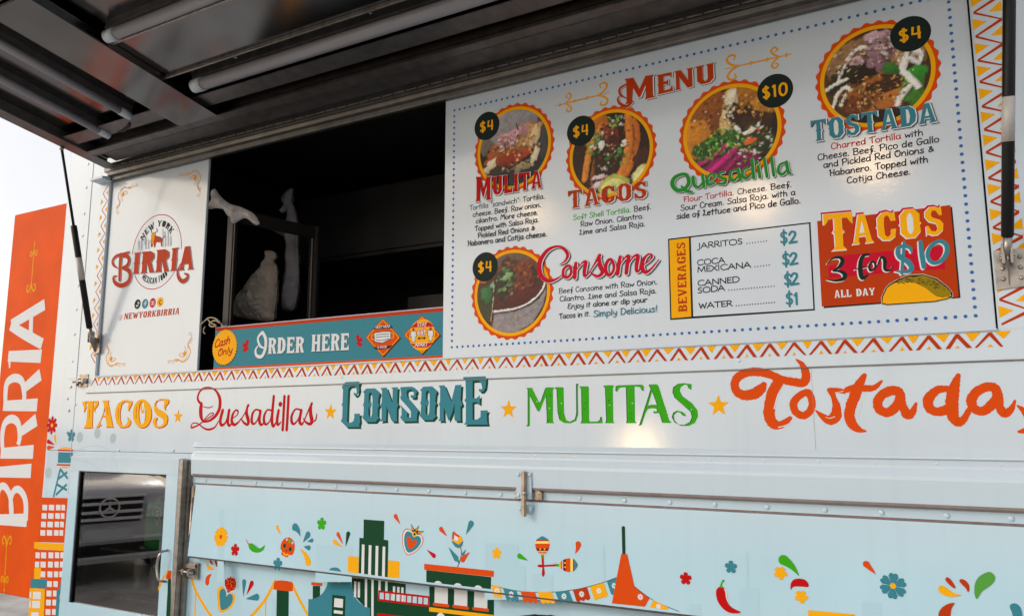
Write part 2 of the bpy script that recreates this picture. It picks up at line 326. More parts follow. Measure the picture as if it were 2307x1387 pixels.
# ... and a western slab face, as outlines in a unit box (outline, holes, width)
def _p(t): return [tuple(float(c) for c in q.split(',')) for q in t.split()]
WEST = {
'A': ('.35,1 .65,1 .9,.1 1,0 .58,0 .66,.1 .63,.25 .34,.25 .31,.1 .38,0 0,0 .1,.1', ['.37,.37 .6,.37 .5,.78'], .8),
'B': ('0,1 .62,1 .9,.88 .93,.68 .78,.53 .97,.4 .97,.15 .7,0 0,0 .1,.1 .1,.45 .04,.5 .1,.55 .1,.9', ['.42,.86 .58,.84 .62,.7 .55,.6 .42,.58', '.42,.46 .58,.44 .64,.3 .57,.14 .42,.13'], .74),
'C': ('.98,.66 .94,.98 .82,.92 .6,1 .32,.97 .08,.8 .08,.55 .02,.5 .08,.45 .08,.2 .32,.03 .65,0 .92,.12 .98,.38 .72,.38 .7,.2 .55,.12 .42,.2 .39,.5 .42,.8 .56,.88 .68,.8 .74,.66', [], .72),
'D': ('0,1 .6,1 .92,.8 .98,.5 .92,.2 .6,0 0,0 .1,.1 .1,.45 .04,.5 .1,.55 .1,.9', ['.42,.85 .56,.82 .64,.5 .56,.18 .42,.15'], .76),
'E': ('0,1 .95,1 .95,.68 .82,.85 .44,.87 .44,.58 .62,.6 .72,.68 .72,.34 .62,.44 .44,.45 .44,.13 .8,.15 .95,.34 1,0 0,0 .1,.1 .1,.45 .04,.5 .1,.55 .1,.9', [], .7),
'F': ('0,1 .95,1 .95,.68 .82,.85 .44,.87 .44,.58 .62,.6 .72,.68 .72,.34 .62,.44 .44,.45 .44,.1 .54,0 0,0 .1,.1 .1,.45 .04,.5 .1,.55 .1,.9', [], .66),
'G': ('.98,.66 .94,.98 .82,.92 .6,1 .32,.97 .08,.8 .08,.55 .02,.5 .08,.45 .08,.2 .32,.03 .65,0 .98,.08 .98,.5 .6,.5 .66,.4 .66,.18 .55,.12 .42,.2 .39,.5 .42,.8 .56,.88 .68,.8 .74,.66', [], .74),
'H': ('0,1 .46,1 .38,.9 .38,.58 .62,.58 .62,.9 .54,1 1,1 .92,.9 .92,.1 1,0 .54,0 .62,.1 .62,.44 .38,.44 .38,.1 .46,0 0,0 .08,.1 .08,.9', [], .8),
'I': ('.05,1 .95,1 .8,.9 .8,.55 .92,.5 .8,.45 .8,.1 .95,0 .05,0 .2,.1 .2,.45 .08,.5 .2,.55 .2,.9', [], .4),
'K': ('0,1 .44,1 .38,.9 .38,.62 .7,.9 .62,1 1,1 .9,.9 .58,.58 .92,.1 1,0 .58,0 .62,.1 .38,.44 .38,.1 .44,0 0,0 .08,.1 .08,.9', [], .8),
'L': ('0,1 .5,1 .42,.9 .42,.13 .78,.15 .92,.38 1,0 0,0 .1,.1 .1,.45 .04,.5 .1,.55 .1,.9', [], .68),
'M': ('0,1 .3,1 .5,.5 .7,1 1,1 .94,.9 .94,.1 1,0 .66,0 .7,.1 .7,.6 .52,.15 .46,.15 .28,.6 .24,.1 .3,0 0,0 .06,.1 .06,.9', [], 1.0),
'N': ('0,1 .34,1 .7,.4 .7,.9 .62,1 1,1 .92,.9 .92,0 .66,0 .26,.64 .26,.1 .34,0 0,0 .08,.1 .08,.9', [], .82),
'O': ('.3,1 .7,1 .95,.8 .93,.55 1,.5 .93,.45 .95,.2 .7,0 .3,0 .05,.2 .07,.45 0,.5 .07,.55 .05,.8', ['.45,.86 .55,.86 .64,.7 .64,.3 .55,.14 .45,.14 .36,.3 .36,.7'], .76),
'R': ('0,1 .62,1 .92,.86 .94,.66 .74,.5 .92,.12 1,0 .66,0 .5,.42 .42,.44 .42,.1 .5,0 0,0 .1,.1 .1,.45 .04,.5 .1,.55 .1,.9', ['.42,.86 .56,.84 .62,.7 .55,.58 .42,.57'], .76),
'S': ('.92,.68 .9,1 .8,.93 .6,1 .35,1 .08,.85 .06,.65 .25,.5 .6,.4 .66,.25 .55,.13 .35,.15 .2,.34 .08,.36 .08,0 .2,.07 .4,0 .65,0 .92,.15 .96,.38 .8,.52 .42,.63 .36,.75 .46,.87 .62,.86 .78,.68', [], .66),
'T': ('.02,1 .98,1 .98,.68 .9,.74 .8,.86 .63,.87 .63,.55 .7,.5 .63,.45 .63,.1 .75,0 .25,0 .37,.1 .37,.45 .3,.5 .37,.55 .37,.87 .2,.86 .1,.74 .02,.68', [], .78),
'U': ('0,1 .46,1 .38,.9 .38,.25 .5,.13 .62,.25 .62,.9 .54,1 1,1 .92,.9 .92,.2 .72,.02 .5,0 .28,.02 .08,.2 .08,.9', [], .8),
'V': ('0,1 .42,1 .36,.9 .54,.35 .7,.9 .62,1 1,1 .92,.9 .62,0 .38,0 .08,.9', [], .8),
'W': ('0,1 .28,1 .24,.9 .34,.4 .46,.9 .6,.9 .7,.4 .8,.9 .74,1 1,1 .95,.9 .76,0 .6,0 .52,.5 .42,0 .26,0 .05,.9', [], 1.1),
'X': ('0,1 .42,1 .36,.9 .5,.66 .66,.9 .58,1 1,1 .92,.9 .64,.5 .92,.1 1,0 .56,0 .64,.1 .48,.36 .34,.1 .42,0 0,0 .08,.1 .36,.5 .08,.9', [], .8),
'Y': ('0,1 .42,1 .36,.9 .52,.6 .68,.9 .6,1 1,1 .92,.9 .64,.45 .64,.1 .74,0 .26,0 .36,.1 .36,.45 .08,.9', [], .78)}
WEST = {k: (_p(v[0]), [_p(h) for h in v[1]], v[2]) for k, v in WEST.items()}

def runs(segs): return [(c, m) for t, m in segs for c in t]
def write(a, segs, p0, p1, cap, w=None, font=None, slant=0.0, wave=0.0, off=(0, 0)):
    """one line of stroke lettering from baseline pixel p0 to p1; cap = capital height in pixels at p0"""
    font = font or HAND; cs = runs(segs); A = a.p.at(*p0); B = a.p.at(*p1); T = a.p.at(p0[0], p0[1]-cap)
    h = T[1]-A[1]; adv = [font.get(c, (None, .32))[1] for c, _ in cs]; tot = sum(adv)
    L = math.hypot(B[0]-A[0], B[1]-A[1]); sx = L/tot; d = ((B[0]-A[0])/L, (B[1]-A[1])/L); x = 0; w = w or 0.11
    for (c, m), ad in zip(cs, adv):
        if c in font:
            dz = random.uniform(-wave, wave)*h
            for st in font[c][0]:
                q = [(A[0]+d[0]*(x+u)*sx+slant*v*h+off[0], A[1]+d[1]*(x+u)*sx+v*h+dz+off[1]) for u, v in st]
                a.stroke(q, w*h, m, uv=True, n=3)
        x += ad
def slab(a, text, p0, p1, h0, h1, m, off=(0, 0), slant=0.0, gap=.06, widths=None, grow=0.0):
    """western lettering; h0/h1 = letter heights in pixels at both ends; off in metres"""
    A = a.p.at(*p0); B = a.p.at(*p1); H0 = a.p.at(p0[0], p0[1]-h0)[1]-A[1]; H1 = a.p.at(p1[0], p1[1]-h1)[1]-B[1]
    adv = [(widths or {}).get(i, WEST[c][2] if c in WEST else .45) for i, c in enumerate(text)]; tot = sum(adv)+gap*(len(text)-1); x = 0
    def P(u, v):
        t = u/tot; h = H0+(H1-H0)*t
        return (A[0]+(B[0]-A[0])*t+slant*v*h+off[0], A[1]+(B[1]-A[1])*t+v*h+off[1])
    for c, ad in zip(text, adv):
        if c in WEST:
            o, hs, _ = WEST[c]; g = grow
            a.poly([P(x+(u+(g if u > .5 else -g))*ad, v+(g if v > .5 else -g)) for u, v in o], m, [[P(x+u*ad, v) for u, v in hh] for hh in hs] if not g else [], uv=True)
        x += ad+gap
def arc_text(a, text, c, r, a0, a1, h, m, inside=False):
    """western letters along a circle of centre c (plane metres) from angle a0 to a1"""
    adv = [WEST[ch][2] if ch in WEST else .45 for ch in text]; tot = sum(adv)+.08*(len(text)-1); x = 0
    for ch, ad in zip(text, adv):
        if ch in WEST:
            def P(u, v):
                t = a0+(a1-a0)*(x+u*ad)/tot; rr = r+(v*h if not inside else -v*h)
                return (c[0]+rr*math.cos(t), c[1]+rr*math.sin(t))
            o, hs, _ = WEST[ch]
            a.poly([P(u, v) for u, v in o], m, [], uv=True)
        x += ad+.08
def star(a, x, y, r, m, rot=0.0):
    c = a.p.at(x, y); rr = a.rad(x, y, r)
    a.poly([(c[0]+rr*(1 if i % 2 == 0 else .42)*math.sin(rot+i*math.pi/5), c[1]+rr*(1 if i % 2 == 0 else .42)*math.cos(rot+i*math.pi/5)) for i in range(10)], m, uv=True)
def drop(a, tip, head, w, m, bend=0.0):
    """teardrop from pointed tip to round head (pixels)"""
    keep = (a.cur, a.lab)
    if a.par: a.cut('droplet_motif')
    T = a.p.at(*tip); H = a.p.at(*head); L = math.hypot(H[0]-T[0], H[1]-T[1]); r = a.rad(head[0], head[1], w/2)
    dx, dy = (H[0]-T[0])/L, (H[1]-T[1])/L; q = []
    for t in (0, .25, .5, .75): q.append((t, r*(0.04+.96*t**.9)))
    L2 = [(T[0]+dx*L*t-dy*(k+bend*L*math.sin(math.pi*t)), T[1]+dy*L*t+dx*(k+bend*L*math.sin(math.pi*t))) for t, k in q]
    R2 = [(T[0]+dx*L*t-dy*(-k+bend*L*math.sin(math.pi*t)), T[1]+dy*L*t+dx*(-k+bend*L*math.sin(math.pi*t))) for t, k in q][::-1]
    cap = [(H[0]+r*(math.cos(b)*-dy*1+math.sin(b)*dx), H[1]+r*(math.cos(b)*dx+math.sin(b)*dy)) for b in [i*math.pi/8 for i in range(9)]]
    a.poly(L2+cap+R2, m, uv=True)
    if a.par: a.cut(keep)
def flower(a, x, y, r, m, n=5, centre=None, rot=0.0, notch=False):
    keep = (a.cur, a.lab)
    if a.par: a.cut('flower_motif')
    c = a.p.at(x, y); rr = a.rad(x, y, r)
    for i in range(n):
        t = rot+i*2*math.pi/n; dx, dy = math.sin(t), math.cos(t)
        if notch: pts = [(.08, 0), (.3, .16), (.7, .36), (.95, .28), (.98, .1), (.88, 0), (.98, -.1), (.95, -.28), (.7, -.36), (.3, -.16)]
        else: w_ = min(.40, 1.9/n); pts = [(0, w_*.5), (.35, w_*.72), (.66, w_), (.92, w_*.75), (1.02, 0), (.92, -w_*.75), (.66, -w_), (.35, -w_*.72), (0, -w_*.5)]
        a.poly([(c[0]+rr*(u*dx-v*dy), c[1]+rr*(u*dy+v*dx)) for u, v in pts], m, uv=True)
    if centre: a.disc_uv(c, rr*.22, centre)
    if a.par: a.cut(keep)
def ring_wave(a, c, r, amp, n, m):
    N = n*6
    a.poly([(c[0]+(r+amp*math.cos(n*2*math.pi*i/N))*math.cos(2*math.pi*i/N), c[1]+(r+amp*math.cos(n*2*math.pi*i/N))*math.sin(2*math.pi*i/N)) for i in range(N)], m, uv=True)
# ---------------------------------------------------------------- ground
def plain(name, m, co, faces, kind=None):
    me = bpy.data.meshes.new(name); me.from_pydata(co, [], faces); me.materials.append(m)
    o = link(bpy.data.objects.new(name, me)); 
    if kind: o['kind'] = kind
    return o
CONC = mat('concrete', (0.33, 0.32, 0.305), 0.85, noise=0.30, nscale=3.5, bump=0.4, bscale=40, bdist=0.01)
ASPH = mat('asphalt', (0.075, 0.075, 0.078), 0.85, noise=0.25, nscale=9, bump=0.5, bscale=120, bdist=0.006)
plain('pavement', CONC, [(-300, -9, 0), (300, -9, 0), (300, 300, 0), (-300, 300, 0)], [(0, 1, 2, 3)], 'structure')
plain('road', ASPH, [(-300, -300, -.12), (300, -300, -.12), (300, -9.15, -.12), (-300, -9.15, -.12)], [(0, 1, 2, 3)], 'structure')
mb = MB(); mb.box((-300, -9.15, -.3), (300, -9, .002), CONC, 0.0); k_ = mb.build('kerb'); k_['kind'] = 'structure'

# ---------------------------------------------------------------- the food truck
TRUCK = empty('food_truck', (-1.0, 1.1, 0.0))
tag(TRUCK, 'white food truck with colourful taco lettering, a menu board and a raised serving hatch', 'food truck')
XL, XR, ZB, ZT = -4.19, 2.3, 0.45, 2.98
OX0, OX1, OZ0, OZ1 = -3.825, 0.058, 1.606, 2.66       # serving hatch opening
mb = MB()
w = 0.03
mb.box((XL, 0, OZ0), (OX0, w, ZT), PAINT); mb.box((OX1, 0, OZ0), (XR, w, ZT), PAINT)
mb.box((OX0, 0, OZ1), (OX1, w, ZT), PAINT); mb.box((XL, 0, 1.24), (XR, w, OZ0), PAINT)
# lower wall with a wheel arch cut out
wc, wz, wr = (-1.27, 0.33, 0.405)
arch = [(wc-wr*math.cos(math.pi*i/24), wz+wr*math.sin(math.pi*i/24)) for i in range(25)]
kx0, kx1 = -3.885, -3.158                        # opening behind the glass cabinet door
prof = [(kx1, ZB), (wc-wr*.98, ZB)]+[p for p in arch if p[1] > ZB+.004]+[(wc+wr*.98, ZB), (XR, ZB), (XR, 1.238), (kx1, 1.238)]
mb.prism(prof, 0.0, 0.03, WRAP, axis='Y')
mb.box((XL, 0, ZB), (kx0, .03, 1.238), WRAP); mb.box((kx0, 0, 1.155), (kx1, .03, 1.238), WRAP); mb.box((kx0, 0, ZB), (kx1, .03, .51), WRAP)
# rounded corner post at the rear
cor = [(XL-.05*math.sin(i*math.pi/16), .05-.05*math.cos(i*math.pi/16)) for i in range(9)]
mb.prism([(XL, .001)]+cor+[(XL-.05, .12), (XL, .12)], ZB, ZT, PAINT, axis='Z', smooth=False)
# lapped edge strip beside the corner and around the hatch
mb.box((-4.06, -.0025, 1.60), (-3.985, -.0002, ZT), PAINT, .001)
mb.box((-3.895, -.003, 1.526), (OX0-.004, -.0002, OZ1), PAINT, .001)
mb.box((OX0-.004, -.003, 1.526), (XR, -.0002, OZ0-.001), PAINT, .001)
mb.box((OX1+.004, -.003, OZ0-.001), (XR, -.0002, OZ1), PAINT, .001)
mb.box((OX0-.004, -.010, OZ0-.003), (OX1, .008, OZ0+.002), PAINT, .002)         # lip under the boards
mb.box((-3.895, -.0042, 1.5225), (XR, -.0004, 1.5255), DSTEEL, .0008)           # lap seam
mb.box((-.4145, -.0006, 1.29), (-.4139, -.0001, 1.52), GSTEEL); mb.box((-3.985, -.0018, 1.20), (-3.983, -.0002, 1.6), PAINT)
def rivet(x, z, y, r=0.008, m=None): mb.ball((x, y, z), r, m or PAINT, (1, .45, 1), 5)
for z in (2.746, 2.616, 2.472, 2.352, 2.215, 2.087, 1.96, 1.83, 1.69, 1.56, 1.44, 1.33): rivet(-4.03, z, -.0025)
for x, z in ((-3.87, 1.54), (-4.05, 1.50), (-3.98, 1.47), (-3.6, 1.245), (-3.2, 1.25), (-1.6, 1.555), (-2.2, 1.553), (-.62, 1.553)): rivet(x, z, -.001)
# belt moulding: two rounded ribs, a flat, an undercut and the hinge strip
BP = [(0, 1.289), (-.006, 1.284), (-.018, 1.274), (-.0185, 1.270), (-.012, 1.266), (-.011, 1.250), (-.0115, 1.245), (-.020, 1.238), (-.031, 1.223), (-.032, 1.214), (-.030, 1.152),
      (-.027, 1.146), (-.010, 1.139), (-.008, 1.136), (-.008, 1.112), (0, 1.112)]
body = mb
mb = MB(); mb.prism(BP, -3.035, XR, WRAP, axis='X')
mb.prism([(y*.5, z) for y, z in BP], -3.058, -3.035, WRAP, axis='X')
for i in range(40):
    x = -2.975+i*.1508
    if x < XR-.05: rivet(x+random.uniform(-.006, .006), 1.2575, -.009, .0075, WRAP)
for i in range(40):
    x = -2.96+i*.1505
    if x < XR-.05: rivet(x+random.uniform(-.006, .006), 1.1235, -.008, .0080, WRAP)
mb.box((-3.03, -.0065, 1.1065), (XR, -.0005, 1.1118), HINGEB)
mb.prism([(-.0305, 1.1525), (-.0275, 1.1455), (-.0105, 1.1385), (-.0085, 1.1375), (-.0085, 1.142), (-.029, 1.1525)], -3.025, XR, mat('undercut_reflection', (.27, .215, .205), .5, noise=.12, nscale=30), axis='X')  # brown ground reflection on the undercut, painted as a taupe strip
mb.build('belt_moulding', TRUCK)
mb = body
# roof, floor, far wall, ends (the box the room sits in)
mb.box((XL, 0.03, ZT-.03), (XR, 2.2, ZT), PAINT); mb.box((XL, 2.17, ZB), (XR, 2.2, ZT-.03), PAINT)
mb.box((XL, 0.12, ZB), (XL+.03, 2.17, ZT-.03), PAINT); mb.box((XR-.03, 0.03, ZB), (XR, 2.17, ZT-.03), PAINT)
mb.box((XL+.03, 0.031, ZB), (XR-.03, 2.17, ZB+.04), DSTEEL)
mb.build('body_panel', TRUCK)
# kitchen interior
mb = MB()
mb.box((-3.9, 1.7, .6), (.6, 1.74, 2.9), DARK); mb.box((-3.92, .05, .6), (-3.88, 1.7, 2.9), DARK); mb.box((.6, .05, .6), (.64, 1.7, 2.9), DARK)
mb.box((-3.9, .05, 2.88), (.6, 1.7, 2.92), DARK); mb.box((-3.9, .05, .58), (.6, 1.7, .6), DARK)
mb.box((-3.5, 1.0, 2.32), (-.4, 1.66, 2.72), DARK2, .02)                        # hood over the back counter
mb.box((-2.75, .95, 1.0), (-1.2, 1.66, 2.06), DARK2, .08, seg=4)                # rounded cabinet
mb.build('kitchen_interior', TRUCK)

# wheel under the arch
mb = MB(); yw = .17
t_ = [(.20, -.11), (.31, -.115), (.332, -.09), (.34, -.05), (.34, .05), (.332, .09), (.31, .115), (.20, .11)]
def revolve(mb, prof, c, m, n=36):
    t = bmesh.new(); V = [[t.verts.new((c[0]+r*math.cos(2*math.pi*i/n), c[1]+y, c[2]+r*math.sin(2*math.pi*i/n))) for r, y in prof] for i in range(n)]
    for i in range(n):
        for j in range(len(prof)-1):
            f = t.faces.new([V[i][j], V[(i+1) % n][j], V[(i+1) % n][j+1], V[i][j+1]]); f.smooth = True
    bmesh.ops.recalc_face_normals(t, faces=t.faces[:]); mb.add(t, m)
WHEEL = empty('wheel', (wc, yw, .34)); WHEEL.parent = TRUCK; WHEEL.location = Vector((wc, yw, .34))-TRUCK.location
def under(o, par):                                # re-seat a world-space mesh under a nested Empty
    off = Vector(); q = par
    while q is not None: off += q.location; q = q.parent
    o.parent = par; o.location = -off; return o
revolve(mb, t_, (wc, yw, .34), RUBBER); under(mb.build('tyre'), WHEEL)
mb = MB(); revolve(mb, [(0, -.06), (.06, -.07), (.07, -.03), (.16, -.02), (.19, -.09), (.205, -.10), (.2, .1)], (wc, yw, .34), STEEL); under(mb.build('rim'), WHEEL)
mb = MB(); mb.tube([(wc-wr*1.0*math.cos(math.pi*i/24), -.004, wz+wr*1.0*math.sin(math.pi*i/24)) for i in range(1, 24)], .011, BLACK, 8)
mb.build('arch_trim', TRUCK)

# boards in the hatch
def board(name, x0, x1, z0, z1, y, m, th=.012):
    b = MB(); b.box((x0, y, z0), (x1, y+th, z1), m, .0012); return b.build(name, TRUCK)
LOGO = board('logo_panel', OX0+.006, -3.085, OZ0+.004, OZ1-.02, .010, FACE)
MENU = board('menu_board', -1.7215, OX1-.0045, OZ0+.002, OZ1-.02, .010, FACE)
ORDER = board('order_counter_board', -3.0, -1.7225, OZ0+.004, 1.806, .030, TEAL, .03)

# rear door standing open beyond the corner
rd = MB(); rd.box((-4.765, .03, .487), (-4.236, .07, 2.572), mat('orange_door_film', hexc('D04E0E'), .5, spec=.06, noise=.10, nscale=5, bump=.25, bscale=5, bdist=.01, streak=.03), .004); RDOOR = rd.build('rear_door', TRUCK)
rd = MB()
for z in (.8, 1.5, 2.3): rd.tube([(-4.243, .085, z-.05), (-4.243, .085, z+.05)], .012, GSTEEL); rd.build('hinge', RDOOR); rd = MB()

# dripping rail above the boards and the hinge line of the hatch
rl = MB(); AL_ = -3.80
rl.prism([(0.008, 2.613), (-.012, 2.613), (-.015, 2.618), (-.015, 2.632), (-.034, 2.636), (-.036, 2.652), (-.03, 2.656), (0.008, 2.656)], OX0+.02, .20, DSTEEL, axis='X')
rl.prism([(-.001, 2.612), (-.060, 2.618), (-.062, 2.628), (-.001, 2.640)], OX0-.085, OX0+.02, PAINT, axis='X')
rl.box((OX0-.01, -.036, 2.657), (.20, -.001, 2.70), DSTEEL, .002)
for i in range(66):
    x = OX0+.03+i*.06
    rl.tube([(x, -.046, 2.672), (x+.054, -.046, 2.672)], .0045, DSTEEL, 8)
rl.box((AL_-.01, -.125, 2.768), (.19, .0, 2.776), RUBBER, .001)
rl.build('hatch_rail', TRUCK)

# raised hatch (awning): local axes u = X, v = outwards up the slope, w = up from the inner sheet
AO = Vector((0, -.052, 2.672)); AT = R(10.0)
AV = Vector((0, -math.cos(AT), math.sin(AT))); AW = Vector((0, math.sin(AT), math.cos(AT)))
AM = Matrix(((1, AV.x, AW.x, AO.x), (0, AV.y, AW.y, AO.y), (0, AV.z, AW.z, AO.z), (0, 0, 0, 1)))
AL, ARt, AD = -3.80, .175, 1.08
HATCH = empty('serving_hatch', (-1.8, -.5, 2.75)); HATCH.parent = TRUCK; HATCH.location = Vector((-1.8, -.5, 2.75))-TRUCK.location
a = MB()
a.box((AL, .0, .05), (ARt, AD, .075), PAINT, .003, AM)
a.box((AL+.02, .02, .043), (ARt-.02, AD-.02, .0495), SHEET, 0, AM)
under(a.build('skin_panel'), HATCH)
a = MB()                                          # frame: hems and channels round the edge
def ab(u0, v0, w0, u1, v1, w1, m, bev=.002): a.box((u0, v0, w0), (u1, v1, w1), m, bev, AM)
ab(AL, .0, -.004, AL+.004, AD, .05, DSTEEL); ab(AL+.004, .0, -.004, AL+.085, AD, .0, DSTEEL)
ab(AL+.085, .12, -.004, AL+.089, AD, .043, DSTEEL)
ab(ARt-.004, .0, -.004, ARt, AD, .05, DSTEEL); ab(ARt-.045, .0, -.004, ARt-.004, AD, .0, DSTEEL)
ab(AL+.004, AD-.004, -.004, ARt-.004, AD, .05, DSTEEL); ab(AL+.004, AD-.06, -.004, ARt-.004, AD-.004, .0, DSTEEL)
ab(AL+.089, .004, .02, ARt-.05, .115, .025, DSTEEL)
ab(AL+.089, .115, -.012, ARt-.05, .120, .043, DSTEEL); ab(AL+.089, .120, -.012, ARt-.05, .165, -.007, DSTEEL)
ab(AL+.089, .1205, -.014, ARt-.05, .124, -.0121, DSTEEL, .0005)
ab(AL+.089, .210, .006, ARt-.05, .214, .043, DSTEEL); ab(AL+.089, .214, .006, ARt-.05, .29, .010, DSTEEL)
under(a.build('hatch_frame'), HATCH)
a = MB()
ab(-3.01, .166, -.018, -2.755, AD-.065, .02, SHEET, .004)                       # cross beam
under(a.build('cross_beam'), HATCH)
a = MB(); ab(-.62, .166, -.018, -.42, AD-.065, .02, SHEET, .004); under(a.build('cross_beam'), HATCH)
a = MB(); ab(-2.754, .44, .012, -.63, .68, .02, SHEET, .003)
a.box((-2.754, .438, -.002), (-.63, .446, .012), GSTEEL, .001, AM); a.box((-2.754, .68, -.002), (-.63, .69, .012), GSTEEL, .001, AM)
for u in (-2.36, -1.7, -1.05): a.box((u, .430, -.006), (u+.012, .442, .006), GSTEEL, .002, AM)
under(a.build('cover_sheet'), HATCH)
def tube_light(u0, v0, u1, v1, r, wz):
    P = lambda u, v, w_: AM @ Vector((u, v, w_))
    d = Vector((u1-u0, v1-v0, 0)).normalized()
    b = MB(); b.tube([P(u0, v0, wz), P(u1, v1, wz)], r, LENS, 16)
    for (x, y), sg in (((u0, v0), 1), ((u1, v1), -1)):
        b.tube([P(x-d.x*sg*.008, y-d.y*sg*.008, wz), P(x+d.x*sg*.045, y+d.y*sg*.045, wz)], r*1.10, FACE, 16)
    e = r*1.1; ex, ey = (0, e) if abs(d.x) > .5 else (e, 0)
    b.box((u0-ex, v0-ey, wz+r*.75), (u1+ex, v1+ey, .045), DSTEEL, .002, AM)
    under(b.build('tube_light'), HATCH)
tube_light(-2.66, .365, -.72, .365, .0255, -.012)
tube_light(-2.70, .73, -.72, .73, .0225, -.010)
tube_light(-2.66, .985, -.72, .985, .0225, -.010)
tube_light(-3.46, .22, -3.46, .98, .017, .004)
tube_light(-3.19, .30, -3.19, .98, .017, .004)
a = MB()
for k in range(3):
    a.tube([AM @ Vector(p) for p in ((-3.19, .30, .01), (-3.14, .26+.01*k, .012), (-3.06, .25+.02*k, .01), (-3.0, .20+.01*k, .012))], .004, BLACK, 6)
a.tube([AM @ Vector(p) for p in ((-3.42, .22, .02), (-3.35, .215, .012), (-3.28, .235, .012), (-3.22, .27, .02))], .012, BLACK, 8)
under(a.build('wiring'), HATCH)

# gas struts
def strut(bottom, top, split, bx, sgn):
    bottom, top = Vector(bottom), Vector(top); d = (top-bottom)
    b = MB(); b.tube([bottom+d*split, top], .0065, BLACK, 12); b.ball(top, .011, GSTEEL)
    rod = b.build('strut_rod')
    b = MB(); L = d.length
    b.tube([bottom+d*.05, bottom+d*.055, bottom+d*(split-.006), bottom+d*split], [.0125, .0148, .0148, .011], BLACK, 18)
    g = b.build('gas_strut', TRUCK)
    off = Vector(TRUCK.location)
    rod.parent = g
    b = MB(); b.tube([bottom+d*.31, bottom+d*.43], .0152, mat('label_film', (.42, .41, .40), .4, noise=.1, nscale=300), 18); b.build('strut_label', g)
    b = MB(); b.tube([bottom-d*.01, bottom+d*.052], .011, GSTEEL, 14)
    b.box(bottom+Vector((-.013, -.012, -.024)), bottom+Vector((-.006, .012, .03)), GSTEEL, .002); b.box(bottom+Vector((.006, -.012, -.024)), bottom+Vector((.013, .012, .03)), GSTEEL, .002)
    b.tube([bottom+Vector((-.018, 0, 0)), bottom+Vector((.018, 0, 0))], .005, STEEL, 10)
    b.build('end_fitting', g)
    b = MB(); z = bottom.z
    x0, x1 = bx
    b.prism([(x0, z+.022), (x1, z+.022), (x1, z-.075), (x0+.012, z-.085), (x0, z-.03)] if sgn < 0 else [(x0, z+.02), (x1, z+.02), (x1, z-.08), (x0, z-.085)], -.0075, -.0035, GSTEEL if sgn > 0 else BRASSY, axis='Y')
    b.prism([(-.0075, z+.0), (-.045, z+.012), (-.045, z-.012), (-.0075, z-.075)], bottom.x-.0015, bottom.x+.0015, GSTEEL, axis='X')
    for i in (0, 1):
        for j in range(3): b.ball((x0+.018+i*(x1-x0-.036), -.0075, z-.002-j*.028), .0062, GSTEEL, (1, .5, 1), 5)
    b.build('strut_bracket', g)
strut((-3.836, -.035, 1.80), (-3.797, -.285, 2.703), .60, (-3.862, -3.806), -1)
strut((.092, -.035, 1.795), (.163, -.27, 2.70), .76, (.062, .138), 1)

# slide bolt at the rear lower corner of the hatch
b = MB(); bx0, bz = -3.965, 1.586
b.box((bx0+.005, -.006, bz-.032), (bx0+.085, -.003, bz+.034), BRASSY, .002)
b.tube([(bx0-.02, -.018, bz-.003), (bx0+.082, -.018, bz+.001)], [.006, .0075], STEEL, 12)
b.box((bx0+.02, -.026, bz-.012), (bx0+.034, -.0062, bz+.012), BRASSY, .002); b.box((bx0+.06, -.026, bz-.012), (bx0+.074, -.0062, bz+.012), BRASSY, .002)
b.box((bx0+.015, -.028, bz-.026), (bx0+.027, -.012, bz-.006), BRASSY, .003)
for i in (0, 1):
    for j in (0, 1): b.ball((bx0+.013+.064*i, -.006, bz-.026+.054*j), .004, STEEL, (1, .5, 1), 4)
b.build('slide_bolt', TRUCK)

# glass door cabinet at the rear
cx0, cx1, cz0, cz1 = -3.985, -3.150, .40, 1.2125
gx0, gx1, gz0, gz1 = -3.915, -3.235, .0, 1.140
Yc = -.045
def cab(x, z): return CABINET.hit(0, 0)
d0 = CABINET.at(160, 1026); d1 = CABINET.at(404, 1034); g0 = CABINET.at(178, 1060); g1 = CABINET.at(374, 1067)
cx0, cx1, cz1 = d0[0], d1[0], d0[1]; gx0, gx1, gz1 = g0[0], g1[0], g0[1]
b = MB(); cz0 = .46; gz0 = .53
b.box((cx0, Yc, gz1), (cx1, -.004, cz1), WRAP, .002); b.box((cx0, Yc, cz0), (cx1, -.004, gz0), WRAP, .002)
b.box((cx0, Yc, gz0), (gx0, -.004, gz1), WRAP, .002); b.box((gx1, Yc, gz0), (cx1, -.004, gz1), WRAP, .002)
CDOOR = b.build('cabinet_door', TRUCK)
GL = bpy.data.materials.new('door_glass'); GL.use_nodes = True; t = GL.node_tree; t.nodes.clear()
o_ = t.nodes.new('ShaderNodeOutputMaterial'); mx = t.nodes.new('ShaderNodeMixShader'); tr = t.nodes.new('ShaderNodeBsdfTransparent'); gl = t.nodes.new('ShaderNodeBsdfGlossy')
tr.inputs[0].default_value = (.93, .95, .95, 1); gl.inputs['Roughness'].default_value = .015; fr = t.nodes.new('ShaderNodeFresnel'); fr.inputs['IOR'].default_value = 2.9
t.links.new(fr.outputs[0], mx.inputs[0]); t.links.new(tr.outputs[0], mx.inputs[1]); t.links.new(gl.outputs[0], mx.inputs[2]); t.links.new(mx.outputs[0], o_.inputs[0])
b = MB(); b.grid(lambda u, v: Vector((gx0-.004+(gx1-gx0+.008)*u, Yc+.012, gz0-.004+(gz1-gz0+.008)*v)), 1, 1, GL, smooth=False); b.build('glass', CDOOR)
b = MB()                                          # gasket
b.box((gx0, Yc+.002, gz0), (gx0+.012, Yc+.009, gz1), BLACK, .001); b.box((gx0+.012, Yc+.004, gz1-.006), (gx1, Yc+.009, gz1), BLACK, .001)
b.build('gasket', CDOOR)
